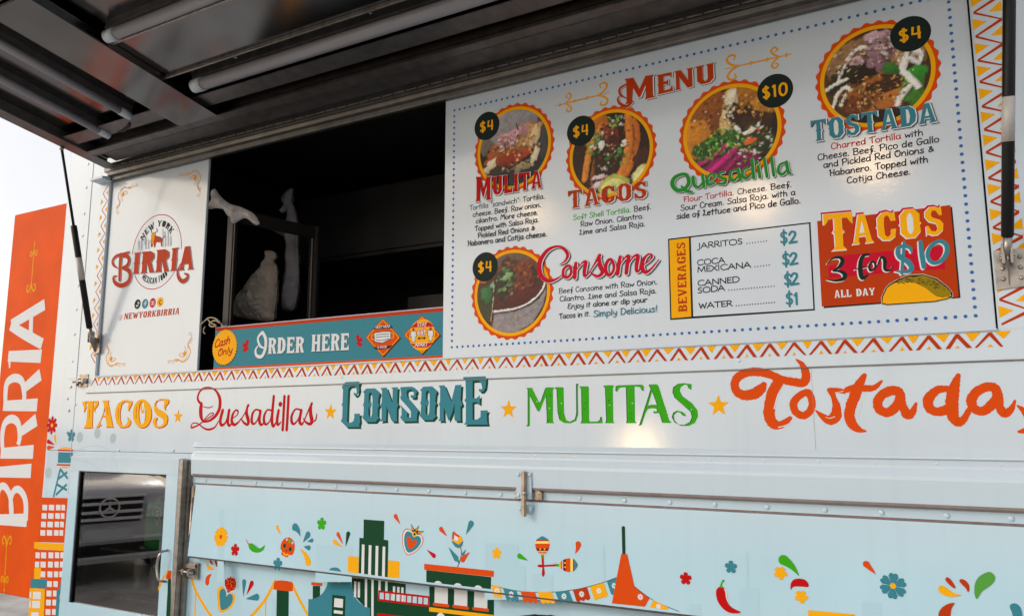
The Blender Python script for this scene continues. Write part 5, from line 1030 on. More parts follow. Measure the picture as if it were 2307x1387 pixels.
# ---- logo panel
a = Art(PANEL); q = Z(150, 340, 4.954); q2 = Z(150, 600, 4.954)
bl = [([(465,812),(448,870),(470,940),(442,1010),(455,1080),(500,1115),(560,1078),(610,1088),(652,1082),(640,1108),(622,1108)], [1,1.6,2,2.2,2.2,2.2,2,1.8,1.6,1.2,1]), ([(465,812),(480,830),(468,845)], 1.2), ([(455,930),(442,905),(438,885)], 1.2), ([(505,950),(488,985),(500,1005)], 1.6), ([(470,1000),(495,1060),(545,1040),(540,1020),(515,1025)], [1.4,1.8,1.8,1.4,1.2]), ([(560,1075),(545,1095),(570,1100)], 1.2), ([(460,1040),(480,1090),(520,1100),(560,1090),(600,1118)], 1.2), ([(455,880),(478,930),(465,985)], 1.2)]
mx, mz = (OX0-3.085)/2+.002, (1.606+2.622)/2
for fx in (1, -1):
    for fz in (1, -1):
        for p, w in bl:
            L = [a.p.at(*s) for s in q2(p)]; ww = [k*.0021 for k in (w if isinstance(w, list) else [w]*len(p))]
            L = [(x if fx > 0 else 2*mx-x, z if fz > 0 else 2*mz-z) for x, z in L]; a.stroke(L, ww, GLD, uv=True)
        c = a.p.at(*q2([(496, 1030)])[0]); a.disc_uv((c[0] if fx > 0 else 2*mx-c[0], c[1] if fz > 0 else 2*mz-c[1]), .011, GLD, 12)
        a.build('corner_ornament', LOGO); a = Art(PANEL)
a = Art(PANEL); c = a.p.at(352, 567); r = a.p.at(366, 482.5)[1]-c[1]
pt = lambda t, rr=1.0: (c[0]+r*rr*math.cos(R(t)), c[1]+r*rr*math.sin(R(t)))
a.stroke([pt(t) for t in range(-2, 184, 6)], .0042, RED, uv=True, sm=False); a.stroke([pt(t) for t in range(214, 328, 6)], .0042, RED, uv=True, sm=False)
for t in range(4, 178, 5): a.disc_uv(pt(t, .92), .0014, CHA, 6)
for t in range(222, 320, 5): a.disc_uv(pt(t, .92), .0014, CHA, 6)
arc_text(a, 'NEW YORK', c, r*.68, R(148), R(36), r*.17, CHA); arc_text(a, 'MEXICAN FOOD', c, r*.86, R(231), R(309), r*.17, CHA, inside=True)
for X, Y0, Y1, w in ((312,562,541,3),(318,562,536,4),(328,561,533,3),(334,561,539,4),(372,556,528,3),(378,555,518,2.4),(384,554,530,4),(366,557,514,1.4),(326,552,530,1.2)): a.stroke([(X, Y0), (X, Y1)], w*.5, LAV, cap=False); a.stroke([(X+2, Y0), (X+2, Y1+2)], .6, CHA, cap=False)
for p in ([(341,556),(340,540),(341,528),(345,522),(350,525),(352,532),(360,534),(366,540),(366,555),(363,555),(362,546),(352,546),(350,557),(347,557),(346,545),(344,556)],): a.poly(p, BRK)
a.poly([(340,540),(341,528),(345,522),(350,526),(348,538),(345,548),(341,552)], GLD); a.stroke([(342,524),(341,518),(346,514)], 1.6, CHA); a.stroke([(350,524),(355,520),(353,515)], 1.6, CHA); a.stroke([(366,538),(371,532),(372,522)], 1.4, CHA); a.stroke([(340,541),(341,556)], 1.6, CHA); a.stroke([(352,532),(362,535),(367,542)], 1.2, CHA)
a.build('emblem', LOGO, 'round emblem with a bull before a skyline, NEW YORK and MEXICAN FOOD')
a = Art(PANEL, .0016)
for off, g, m in (((.0042, -.0026), .012, CHA), ((.0018, -.0012), .02, LAV), ((0, 0), .014, BRK)):
    slab(a, 'IRRIA', (299,617), (437,606), 46, 52, m, off=off, grow=g)
    kk = .74+g*10
    a.stroke([(266,604),(257,598),(254,588),(262,577),(278,573),(291,568)], [2,5,6,6,7,4], m, off=off, k=kk); a.stroke([(273,574),(271,600),(270,630)], [9,9,8], m, off=off, k=kk)
    a.stroke([(277,577),(288,578),(291,588),(286,599),(276,603)], [6,8,8,8,5], m, off=off, k=kk); a.stroke([(278,605),(291,610),(294,623),(288,637),(273,643),(260,637),(256,625),(263,621)], [5,9,10,10,9,8,6,2], m, off=off, k=kk)
    a.stroke(q2([(1300,-60),(1262,0),(1240,70),(1258,135),(1300,165),(1345,135),(1352,95),(1320,80)]), [2,3,5,7,8,7,5,3], m, off=off)
a.build('lettering', LOGO, 'BIRRIA in rust western letters')
a = Art(PANEL); slab(a, 'NEWYORKBIRRIA', (279,719.5), (404,707.5), 13.5, 14.5, BRK, slant=.12); write(a, K('@', BRK), (267,722), (277,720), 12, .09)
a.build('lettering', LOGO, '@NEWYORKBIRRIA in rust letters')
a = Art(PANEL)
for (X, Y), m in (((310,685), CHA), ((327,684), TEAL), ((344,682), CRI), ((361,680), YEL)): a.disc(X, Y, 7, m)
a.stroke([(311,680),(311,688),(308,690),(307,687)], 1.5, WHT); a.stroke([(311,680),(314,683)], 1.4, WHT); a.stroke([(330,679),(327.5,680),(327,689)], 1.7, WHT); a.stroke([(324.5,684),(330,683.2)], 1.5, WHT)
a.stroke([(340.5,679),(347.5,678),(347.5,686),(340.5,687)], 1.1, WHT, closed=True, sm=False); a.disc(344, 682.4, 1.6, WHT); a.stroke([(363,676),(359.5,679),(360,684),(363,685.5)], 1.8, CHA)
a.build('social_icons', LOGO)

# ---- order counter board
q = Z(440, 640, 4.047); a = Art(BOARD)
e0 = a.p.at(474, 737); e1 = a.p.at(993, 689); e2 = a.p.at(467, 832)
xl, xr, zb, zt = -3.0, -1.7226, OZ0+.004, 1.806
a.poly([(xl, zt-.018), (xr, zt-.018), (xr, zt), (xl, zt)], BRK, uv=True); a.poly([(xl, zb), (xr, zb), (xr, zb+.011), (xl, zb+.011)], ORA, uv=True); a.poly([(xl, zt-.0035), (xr, zt-.0035), (xr, zt), (xl, zt)], LAV, uv=True)
a.build('border_stripe', ORDER)
a = Art(BOARD)
for off, m in (((.002, -.0028), CHA), ((0, 0), WHT)): slab(a, 'HERE', (701,792), (786,788), 38, 38, m, off=off)
a.build('lettering', ORDER, 'HERE in white western letters'); a = Art(BOARD)
for off, m in (((.002, -.0028), CHA), ((0, 0), WHT)):
    slab(a, 'RDER', (603,797), (685,794), 36, 36, m, off=off)
    a.stroke(q([(610,440),(572,490),(590,560),(632,585)]), [6,5,5,3], m, off=off)
    a.stroke(q([(615,440),(642,500),(638,590),(605,658),(560,650),(550,600),(575,560)]), [6,7,7,7,6,5,2], m, off=off)
a.build('lettering', ORDER, 'ORDER in white western letters')
a = Art(BOARD); c = a.p.at(506, 782); r = a.rad(506, 782, 28)
ring_wave(a, (c[0]+.003, c[1]-.004), r*.97, r*.03, 34, CHA); ring_wave(a, c, r*.97, r*.03, 34, YEL)
write(a, K('Cash', RED), (483,783), (518,773), 17, .19, slant=.25); write(a, K('Only', RED), (490,802), (524,794), 15, .19, slant=.25)
a.build('cash_badge', ORDER, 'yellow round badge reading Cash Only')
a = Art(BOARD)
for sx_, cx_, cy_ in ((1, 557, 780), (-1, 806, 768)):
    for dx, dy, tx, ty in ((0, -10, -2, 6), (-7, -3, 3, 6), (-6, 8, 5, 4)):
        drop(a, (cx_+sx_*tx, cy_+ty), (cx_+sx_*dx, cy_+dy), 7.5, RED)
    a.build('leaf_mark', ORDER); a = Art(BOARD)
def diamond(cx_, cy_, hw, hh_):
    a.poly([(cx_+2, cy_-hh_+2), (cx_+hw+2, cy_+2), (cx_+2, cy_+hh_+2), (cx_-hw+2, cy_+2)], CHA)
    for k, m in ((1, BRK), (.93, YEL), (.88, ORA)): a.poly([(cx_+x*hw*k, cy_+y*hh_*k) for x, y in ((0, -1), (.08, -.94), (.94, -.08), (1, 0), (.94, .08), (.08, .94), (0, 1), (-.08, .94), (-.94, .08), (-1, 0), (-.94, -.08), (-.08, -.94))], m)
a = Art(BOARD); diamond(863, 760, 39, 43)
a.poly(q([(1650,385),(1780,370),(1805,400),(1620,413)]), CHA); a.poly(q([(1620,575),(1798,556),(1770,585),(1648,597)]), CHA)
write(a, K('MUST WEAR', WHT), q([(1645,404)])[0], q([(1778,392)])[0], 5, .2, CAPS); write(a, K('A MASK', WHT), q([(1660,586)])[0], q([(1748,578)])[0], 4.5, .2, CAPS)
a.stroke(q([(1630,455),(1608,475),(1612,500),(1632,505)]), 1.8, YEL); a.stroke(q([(1785,440),(1808,455),(1805,485),(1785,492)]), 1.8, YEL)
a.poly(q([(1628,442),(1705,430),(1785,428),(1785,500),(1705,540),(1632,525)]), CHA); a.poly(q([(1634,446),(1705,435),(1780,433),(1780,496),(1705,534),(1637,521)]), WHT)
for y_ in (458, 480, 502): a.stroke(q([(1648,y_+4),(1700,y_-2 if y_ < 500 else y_+10),(1768,y_-6)]), 1.2, CHA)
a.build('safety_sign', ORDER, 'orange diamond reading MUST WEAR A MASK')
a = Art(BOARD); diamond(951, 754, 41, 44); a.disc(951, 754, 29, YEL)
a.poly(q([(2015,350),(2135,345),(2180,385),(1965,395)]), CRI); a.poly(q([(1958,545),(2178,530),(2120,575),(2015,578)]), CRI)
write(a, K('STAY', WHT), q([(2025,386)])[0], q([(2110,380)])[0], 7.5, .2, CAPS); write(a, K('APART', WHT), q([(2003,568)])[0], q([(2120,562)])[0], 7.5, .2, CAPS)
write(a, K('6ft', CRI), q([(2026,462)])[0], q([(2106,458)])[0], 12, .34); write(a, K('6ft', WHT), q([(2026,462)])[0], q([(2106,458)])[0], 12, .17)
for X in (1990, 2146):
    a.disc(*q([(X, 412 if X < 2000 else 405)])[0], 2.8, BRK, 14); y_ = 430 if X < 2000 else 422
    for g, m in ((4, CHA), (0, WHT)): a.poly(q([(X-22-g, y_-g), (X+22+g, y_-g), (X+24+g, y_+48+g), (X+12, y_+48+g), (X+12+g, y_+92+g), (X-12-g, y_+92+g), (X-12, y_+48+g), (X-24-g, y_+48+g)]), m)
a.stroke(q([(2035,494),(2095,490)]), 1.8, CHA); a.poly(q([(2026,494),(2046,478),(2046,510)]), CHA); a.poly(q([(2104,490),(2084,474),(2084,506)]), CHA)
a.build('safety_sign', ORDER, 'orange diamond reading STAY 6ft APART')

# ---- rear door lettering (reads upwards)
a = Art(REAR); q = Z(0, 400, 2.773); q2 = Z(0, 880, 2.737)
def S(pts, w, sm=True, m=WHT, **k): a.stroke(pts, w, m, sm=sm, cap=False, **k)
def A_(w): return [x/2.75 for x in w] if isinstance(w, list) else w/2.75
S(q([(70,918),(280,792)]), A_([46,52])); S(q([(66,925),(150,975),(264,1038)]), A_([40,48,50])); S(q([(196,852),(192,985)]), A_(30))
S(q([(52,1115),(258,1115)]), A_([46,60])); S(q([(60,1105),(60,1188)]), A_([24,10]))
S(q2([(20,92),(230,86)]), A_([44,58])); S(q2([(35,95),(34,20),(45,-50),(90,-80),(135,-58),(150,20),(148,60)]), A_([28,32,36,38,36,32,28])); S(q2([(135,-5),(250,-100)]), A_([40,58]))
S(q2([(5,384),(206,375)]), A_([46,62])); S(q2([(18,380),(14,280),(30,200),(72,172),(112,200),(122,280),(112,332)]), A_([26,32,36,38,36,32,28])); S(q2([(115,262),(225,178)]), A_([40,60]))
S(q2([(-6,500),(192,492)]), A_([46,64]))
S(q2([(-30,792),(166,796)]), A_([44,60])); S(q2([(70,770),(66,680),(82,622),(112,606),(145,640),(160,700),(158,800)]), A_([28,30,32,32,34,36,36])); S(q2([(-20,780),(-22,680),(0,598),(30,590),(60,640),(72,720),(72,780)]), A_([28,30,32,32,32,30,28]))
a.build('lettering', RDOOR, 'BIRRIA in tall white letters reading upwards')
a = Art(REAR)
for (p0, p1) in (((q([(218,390)])[0]), (q([(192,722)])[0])), ((q2([(24,1255)])[0]), (q2([(45,885)])[0]))):
    A = a.p.at(*p0); B = a.p.at(*p1); dx, dy = B[0]-A[0], B[1]-A[1]
    flourish(a, lambda t, s, A=A, dx=dx, dy=dy: (A[0]+dx*t-dy*s*.75, A[1]+dy*t+dx*s*.75), GLD)
    a.build('ornament', RDOOR); a = Art(REAR)
# ================================================================ the painted skyline
# rear corner strip (side wall)
q = Z(0, 880, 2.737); a = Art(SIDE); a.par = TRUCK; a.cur = 'pale_mark'
p = q([(321, 212)])[0]; flower(a, p[0], p[1], 12, RED, 8, YEL)
drop(a, *q([(348,332), (338,282)]), 5.5, YEL); drop(a, *q([(338,332), (298,312)]), 6, RED); drop(a, *q([(338,346), (298,350)]), 6, ORA)
p = q([(440, 276)])[0]; flower(a, p[0], p[1], 8.5, TEAL, 5)
for x, y in ((492,285), (600,262), (697,292), (298,505)): a.disc(*q([(x, y)])[0], 7, PALE, 20)
a.stroke(q([(450,385),(530,345),(610,340),(690,375),(740,440),(770,520)]), .7, PALE)
a.cut(('water_tank_motif', 'painted teal water tank on legs')); a.poly(q(smooth([(358,358),(380,349),(405,346),(430,349),(450,358)], 3)), YEL); a.poly(q([(356,361),(453,363),(453,372),(356,370)]), RED); a.poly(q([(360,377),(450,379),(446,444),(357,443)]), TEAL)
a.poly(q([(350,450),(445,452),(445,461),(350,459)]), RED); a.poly(q(smooth([(355,464),(380,473),(405,475),(440,465)], 3)), YEL)
for l in ([(372,480),(330,655)], [(372,482),(418,540)], [(355,545),(415,500)], [(350,575),(412,610)], [(345,640),(412,575)]): a.stroke(q(l), 4.2, TEAL, sm=False, cap=False)
a.cut(('tower_motif', 'painted orange tower with white windows')); a.poly(q([(255,656),(418,660),(410,780),(400,935),(236,930)]), ORA); a.poly(q([(214,975),(418,985),(414,1140),(380,1240),(360,1400),(240,1400)]), ORA)
a.poly(q([(212,930),(400,942),(436,955),(432,992),(392,985),(210,970)]), YEL)
for r_, y in enumerate((700, 752, 804, 856)):
    for x, w in ((262,30), (302,33), (346,28), (380,22)):
        x -= r_*4; a.poly(q([(x, y), (x+w, y+2), (x+w-1, y+36), (x-1, y+34)]), WHT)
for r_, y in enumerate((993, 1050, 1110, 1170, 1228, 1284, 1342)):
    for x, w in ((220,26), (254,32), (300,30), (340,26), (374,26)):
        x -= r_*3; 
        if (r_ > 1 and x < 240) or (r_ > 2 and (x < 270 or x > 345)): continue
        a.poly(q([(x, y), (x+w, y+2), (x+w-1, y+38), (x-1, y+36)]), WHT)
a.cut(('house_motif', 'painted yellow house with a teal roof')); a.poly(q([(212,1090),(254,1090),(250,1160),(210,1160)]), YEL); a.poly(q([(190,1156),(292,1160),(288,1216),(188,1212)]), TEAL); a.poly(q([(184,1214),(278,1218),(270,1400),(176,1400)]), YEL)
for x, y, w, h in ((205,1236,48,46), (200,1292,48,46), (194,1362,46,40), (184,1236,10,40), (182,1292,8,44)): a.poly(q([(x, y), (x+w, y+2), (x+w-2, y+h), (x-2, y+h-2)]), WHT)
a.cut(('house_motif', 'painted teal gable with a round yellow window')); a.poly(q([(398,1140),(432,1190),(422,1400),(342,1400),(350,1230),(368,1215),(378,1165)]), TEAL)
for s_ in (0, 1):
    for t_ in (0, 1):
        X0, Y0 = 369+s_*26, 1250+t_*52; a.poly(q([(X0, Y0+4), (X0+22, Y0), (X0+22, Y0+40), (X0, Y0+40)]), YEL)
a.disc(*q([(380, 1392)])[0], 7, WHT)
a.cut()
# cabinet door pieces
q = Z(130, 1010, 3.678); a = Art(CABINET); a.par = CDOOR; a.cur = 'bridge_motif'
a.poly(q([(905,1008),(945,1008),(940,1078),(898,1078)]), ORA); a.poly(q([(905,1008),(920,1008),(898,1060),(885,1060)]), YEL); a.poly(q([(916,1078),(940,1078),(934,1400),(898,1400)]), DGR)
a.stroke(q([(880,1060),(850,1130),(838,1160)]), 4.5, YEL)
a.cut('pale_mark'); a.stroke(q([(110,80),(200,100),(290,130),(345,180)]), .7, PALE); a.stroke(q([(440,60),(480,110),(500,190)]), .7, PALE)
a.cut()
# lower wall (under the flap) and the flap itself share one drawing
def rosette(a, x, y, r):
    p, a.par = a.par, None; flower(a, x, y, r, WHT, 8); a.par = p
def mural_low(a, low):
    q = Z(400, 1110)
    if low:
        a.cur = 'pale_skyline'
        for x0_, x1_, y0_ in ((340,690,940), (1060,1110,1180), (450,540,780)): a.cut('pale_skyline'); a.poly(q([(x0_, y0_), (x1_, y0_+12), (x1_, 1560), (x0_, 1560)]), SKY2)
        a.cut(('bridge_motif', 'painted yellow cable bridge with dark green piers')); a.poly(q([(20,940),(105,945),(80,1500),(5,1500)]), DGR)
        a.cut(('bridge_motif', 'yellow cable of the painted bridge')); a.stroke(q([(165,985),(210,1110),(290,1250),(400,1410),(500,1500)]), 6, YEL); a.stroke(q([(205,1110),(190,1500)]), 2.8, YEL, sm=False)
        a.cut(('bridge_motif', 'yellow cable of the painted bridge')); a.stroke(q([(1100,990),(1000,1180),(900,1310),(790,1430)]), 6.2, YEL); a.stroke(q([(995,1190),(988,1500)]), 2.8, YEL, sm=False)
        a.cut(('bridge_motif', 'yellow cable of the painted bridge')); a.stroke(q([(1285,1010),(1350,1150),(1430,1300),(1500,1430)]), 6.2, YEL)
        a.cut(('bridge_motif', 'orange capped dark green pier of the painted bridge')); a.poly(q([(1120,1090),(1255,1100),(1250,1560),(1112,1560)]), DGR); a.poly(q(smooth([(1110,985),(1285,1000),(1300,1080),(1280,1105),(1095,1085),(1085,1060)], 3, True)), ORA)
        a.cut(('bridge_motif', 'small orange capped pier of the painted bridge')); a.poly(q([(1525,1040),(1607,1045),(1607,1200),(1525,1200)]), DGR); a.poly(q([(1510,1000),(1632,1012),(1630,1046),(1507,1034)]), ORA)
        a.cut('droplet_motif'); a.poly(q([(362,745),(388,770),(400,805),(385,805),(365,780)]), BRK); a.poly(q([(420,750),(445,770),(452,830),(440,830),(420,780)]), BRK)
        a.poly(q(smooth([(330,800),(345,798),(370,830),(412,855),(370,866),(335,850)], 3, True)), YEL); a.poly(q([(485,745),(555,745),(520,810),(478,875),(474,800)]), GRN)
        a.poly(q(smooth([(385,912),(345,920),(318,960),(315,1020),(340,1042),(358,1010),(362,960)], 3, True)), ORA)
        a.cut(('heart_motif', 'painted teal heart topped by a red fruit'))
        hp = smooth([(555,1160),(545,1095),(520,1055),(490,1048),(455,1075),(445,1130),(452,1220),(470,1335),(545,1330),(620,1270),(650,1200),(645,1140),(610,1120),(575,1130)], 3, True)
        a.poly(q(hp), YEL); a.poly(q([(x+(550-x)*.26, y+(1195-y)*.18) for x, y in hp]), TEAL)
        a.poly(q([(560,1075),(595,1105),(585,1118),(560,1120)]), mat('ink_brown', '7A4A22', .4)); a.poly(q([(540,960),(555,975),(570,945),(582,960),(602,935),(615,960),(632,938),(632,965),(655,955),(652,985),(662,1000),(662,1050),(640,1090),(590,1105),(555,1085),(535,1040),(533,995)]), RED)
        for i in range(24): x, y = random.uniform(550, 650), random.uniform(975, 1085); a.stroke(q([(x, y), (x+3, y+9)]), 1.1, YEL, cap=False)
        drop(a, *q([(742,1165), (752,1000)]), 9, TEAL); drop(a, *q([(778,1145), (838,1015)]), 9, RED); drop(a, *q([(772,1190), (895,1170)]), 11, TEAL)
        a.cut(('house_motif', 'painted teal gabled house with a green window'))
        a.poly(q(smooth([(1716,890),(1700,960),(1680,1050),(1640,1120),(1590,1165),(1520,1190),(1476,1192)], 3)+[(1470,1560),(2175,1560),(2168,1290)]+smooth([(2130,1285),(2060,1240),(2000,1160),(1965,1050),(1950,960),(1925,890)], 3)), TEAL)
        a.disc(*q([(1825, 958)])[0], 7.2, YEL, 24); a.poly(q([(1745,1143),(1895,1160),(1888,1400),(1738,1385)]), DGR); a.poly(q([(1770,1180),(1868,1192),(1864,1292),(1764,1280)]), WHT); a.poly(q([(1765,1315),(1864,1328),(1862,1362),(1762,1350)]), WHT)
        q = Z(740, 1110)
        a.cut(('tower_motif', 'foot of the striped dark green tower with a red balcony'))
        a.poly(q(smooth([(235,960),(262,990),(268,1060),(300,1150),(350,1220),(410,1275),(468,1290)], 3)+[(470,1560),(1140,1560),(1138,1270),(560,1200),(560,1100),(870,1130),(872,1022),(700,1000),(380,960)]), DGR)
        a.poly(q([(560,1200),(1138,1272),(1138,1300),(556,1240)]), DGR)
        for x, y0, y1 in ((290,990,1170), (332,998,1172), (412,930,1280), (485,940,1560), (565,955,1100), (642,965,1110), (728,1046,1220), (776,1052,1225), (822,1058,1232)): a.poly(q([(x, y0), (x+26, y0+3), (x+24, y1+3), (x-2, y1)]), WHT)
        a.poly(q([(255,920),(375,935),(372,962),(255,950)]), YEL); a.poly(q([(705,965),(832,980),(830,1010),(705,1000)]), YEL)
        for l in ([(565,1104),(1135,1170)], [(560,1200),(1136,1268)]): a.stroke(q(l), 4, RED, sm=False, cap=False)
        for i in range(10): x = 572+i*62; y = 1104+(x-565)*.116; a.stroke(q([(x, y), (x-4, y+100)]), 3.2, RED, sm=False, cap=False)
        a.poly(q([(550,1350),(850,1385),(850,1560),(550,1560)]), RED)
        a.cut(('shopfront_motif', 'painted green shopfront with white windows')); a.poly(q([(1138,1000),(1866,1080),(1866,1560),(1138,1560)]), DGR)
        for x in (1200, 1420, 1646): y = 1010+(x-1200)*.11; a.poly(q([(x, y), (x+148, y+14), (x+146, y+245), (x-4, y+230)]), WHT); a.stroke(q([(x-8, y+240), (x+150, y+258)]), 6.5, ORA, sm=False)
        a.poly(q([(1136,1282),(1866,1372),(1866,1415),(1136,1330)]), YEL); a.disc(*q([(1268, 1410)])[0], 10, WHT)
    else:
        a.cur = 'pale_skyline'
        for x0_, x1_, y0_ in ((474,526,186), (455,520,600), (1560,1970,580)): a.cut('pale_skyline'); a.poly(q([(x0_, y0_), (x1_, y0_+4), (x1_-6, 1000), (x0_-6, 1000)]), SKY2)
        q1 = Z(1080, 1110); 
        for pts in ([(62,560),(440,575),(440,800),(520,830),(520,1200),(60,1200)], [(600,900),(830,915),(830,1200),(600,1200)], [(1388,590),(1410,590),(1422,1050),(1400,1050)]): a.cut('pale_skyline'); a.poly(q1(pts), SKY2)
        q1 = Z(1460, 1110)
        for pts in ([(1100,660),(1125,660),(1140,1060),(1255,1075),(1260,1420),(1030,1420),(1030,1065),(1115,1060)], [(470,1255),(600,1245),(600,1420),(470,1420)]): a.cut('pale_skyline'); a.poly(q1(pts), SKY2)
        a.cut('pale_skyline'); a.poly(Z(1846, 1110)([(480,1225),(705,1235),(710,1420),(480,1420)]), SKY2)
        p = q([(489, 492)])[0]; flower(a, p[0], p[1], 15.5, YEL, 7, ORA, notch=True)
        p = q([(649, 640)])[0]; flower(a, p[0], p[1], 9.6, RED); p = q([(1625, 346)])[0]; flower(a, p[0], p[1], 10.5, GRN); p = q([(1130, 800)])[0]; flower(a, p[0], p[1], 10.5, TEAL)
        a.cut(('chilli_motif', 'painted green chilli with a red stem')); a.poly(q(smooth([(800,580),(830,565),(870,590),(920,622),(965,600),(985,583),(975,630),(935,662),(890,670),(840,655),(808,620)], 3, True)), GRN); a.stroke(q([(805,575),(785,550),(778,528)]), [2.2,1.4,1.8], CRI); a.stroke(q([(830,565),(870,585),(910,612)]), .7, DGR)
        drop(a, *q([(1162,465), (1125,385)]), 6.5, YEL); drop(a, *q([(1385,488), (1325,385)]), 13.5, TEAL, -.12); drop(a, *q([(1416,553), (1470,470)]), 11.5, TEAL); drop(a, *q([(1462,546), (1515,532)]), 7, TEAL); drop(a, *q([(1424,602), (1480,615)]), 8.5, TEAL); drop(a, *q([(1378,627), (1472,775)]), 13, YEL, .1)
        a.cut(('skull_motif', 'painted orange skull')); a.poly(q(smooth([(1250,497),(1200,515),(1172,560),(1160,620),(1178,650),(1172,690),(1225,720),(1245,718),(1258,695),(1295,695),(1318,640),(1320,570),(1290,515)], 3, True)), ORA)
        for x, y, r_, m in ((1207,592,3.4,DGR), (1271,630,3.6,DGR), (1266,540,3.2,GRN), (1234,522,2.2,LAV), (1297,560,2.2,LAV)): a.disc(*q([(x, y)])[0], r_, m, 14)
        a.poly(q([(1232,628),(1240,655),(1218,655)]), DGR); a.stroke(q([(1195,672),(1215,692),(1245,692)]), 3.4, YEL)
        for x, y, tx, ty, w, m in ((1810,462,1866,575,7.5,ORA), (1925,460,1896,600,9,DGR), (1770,548,1868,612,8,YEL)): drop(a, *q([(tx, ty), (x, y)]), w, m)
        a.cut('house_motif'); a.poly(q(smooth([(1705,866),(1735,842),(1775,835),(1815,845),(1850,885)], 3)), TEAL)
        q = Z(740, 1110)
        a.cut(('tower_motif', 'painted dark green stepped tower with white stripes and yellow wings')); a.poly(q([(398,296),(630,312),(625,522),(676,532),(668,945),(342,900),(350,502),(395,506)]), DGR); a.poly(q([(222,708),(342,716),(340,905),(218,888)]), YEL); a.poly(q([(676,755),(800,768),(798,958),(668,945)]), YEL)
        for i, x in enumerate((378, 456, 534, 612)): a.poly(q([(x, 576+i*8), (x+30, 579+i*8), (x+24, 914+i*10), (x-8, 910+i*10)]), WHT)
        drop(a, *q([(808,348), (757,260)]), 8.5, ORA); drop(a, *q([(1108,636), (1190,705)]), 8.5, CRI); drop(a, *q([(1337,486), (1270,405)]), 9, ORA); drop(a, *q([(1553,462), (1608,345)]), 12.5, TEAL)
        a.cut(('heart_motif', 'painted ringed heart with leaves'))
        hp = smooth([(948,430),(905,400),(865,405),(838,450),(832,530),(845,620),(880,690),(930,690),(1010,640),(1060,570),(1070,510),(1040,465),(990,460)], 3, True)
        for k, m in ((0, ORA), (.06, WHT), (.2, TEAL)): a.poly(q([(x+(945-x)*k, y+(560-y)*k) for x, y in hp]), m)
        a.poly(q(smooth([(940,540),(920,492),(890,492),(884,540),(905,622),(950,615),(995,560),(990,530),(960,530)], 3, True)), ORA)
        a.par = None
        for tx, ty in ((930,345), (1022,362), (1080,430)):
            drop(a, *q([(tx, ty), ((tx*.35+972*.65), (ty*.35+455*.65))]), 6.6, CHA); drop(a, *q([(tx*.9+97, ty*.9+45), ((tx*.4+972*.6), (ty*.4+455*.6))]), 3, YEL)
        a.par = FLAPO; a.disc(*q([(970, 463)])[0], 5, YEL, 16); a.disc(*q([(972, 462)])[0], 2.4, CHA, 12)
        a.cut(('tulip_motif', 'painted tulip on a red stem')); a.stroke(q([(1490,612),(1500,680),(1480,770),(1455,830)]), 2.0, BRK)
        a.poly(q(smooth([(1405,430),(1450,460),(1500,500),(1518,560),(1490,612),(1440,610),(1398,560),(1392,500)], 3, True)), TEAL); a.poly(q([(1405,430),(1500,490),(1515,535),(1470,580),(1395,535)]), YEL); a.poly(q([(1405,430),(1482,482),(1460,520),(1412,520),(1395,515)]), ORA); a.poly(q([(1420,470),(1468,500),(1455,540),(1415,525)]), WHT)
        a.par = None; drop(a, *q([(1356,610), (1440,735)]), 11, TEAL); drop(a, *q([(1355,610), (1472,778)]), 5, TEAL); drop(a, *q([(1594,662), (1515,745)]), 11, ORA); drop(a, *q([(1552,633), (1518,690)]), 6, TEAL); a.par = FLAPO
        a.cut(('shopfront_motif', 'orange cornice and top of the green shopfront')); a.poly(q([(1080,794),(1866,874),(1866,944),(1080,862)]), ORA); a.poly(q([(1104,866),(1836,944),(1832,1080),(1104,1000)]), DGR)
        for x in (1238, 1460, 1690): y = 1010+(x-1238)*.11; a.poly(q(smooth([(x-46, y), (x-25, y-18), (x, y-22), (x+25, y-12), (x+46, y+8)], 3)), WHT)
        p = q([(1898, 678)])[0]; flower(a, p[0], p[1], 11, YEL); drop(a, *q([(2248,758), (2155,708)]), 10.5, GRN)
        q = Z(1080, 1110)
        for (cx_, cy_), ang in (((712, 590), 0), ((1005, 810), 90)):
            a.cut('maraca_motif'); t = R(ang); c_, s_ = math.cos(t), math.sin(t)
            G = lambda pts: q([(cx_+x*c_-y*s_, cy_+x*s_*.95+y*c_) for x, y in pts])
            E = lambda y0_, y1_: [(81*math.sqrt(max(0, 1-(y/105)**2))*(1-.12*y/105), y) for y in [y0_+(y1_-y0_)*i/6 for i in range(7)]]
            band = lambda y0_, y1_, m: a.poly(G(E(y0_, y1_)+[(-x, y) for x, y in E(y0_, y1_)[::-1]]), m)
            band(-104, 104, TEAL); band(-62, -50, RED); band(-50, -22, mat('ink_straw', 'E3CB5A', .4)); band(-22, 28, ORA); band(28, 62, BRK); band(62, 74, LAV); band(74, 84, RED); band(84, 104, YEL)
            for x in (-50, 0, 46): a.disc(*G([(x, 42)])[0], 2.4, CHA, 10)
            for x in (-26, 24): a.poly(G([(x-12, 30), (x+12, 30), (x, 58)]), YEL)
            a.poly(G([(-16,104),(16,104),(16,138),(-14,138)]), GRN); a.poly(G([(-12,138),(14,138),(18,250),(28,310),(20,345),(5,352),(-8,330),(-2,260)]), RED)
        drop(a, *q([(1080,680), (1115,578)]), 13, ORA, -.08)
        a.cut(('spire_motif', 'dark green mast of the orange spire')); a.poly(q([(1605,385),(1612,374),(1624,370),(1636,374),(1642,385),(1648,690),(1612,688)]), DGR)
        # bunting
        a.cut(('bunting_motif', 'painted paper bunting'))
        rope = [(130,1035),(300,1075),(470,1105),(650,1115),(850,1112),(1030,1092),(1200,1060),(1400,1003),(1545,950)]
        a.stroke(q(rope), 1.2, CHA)
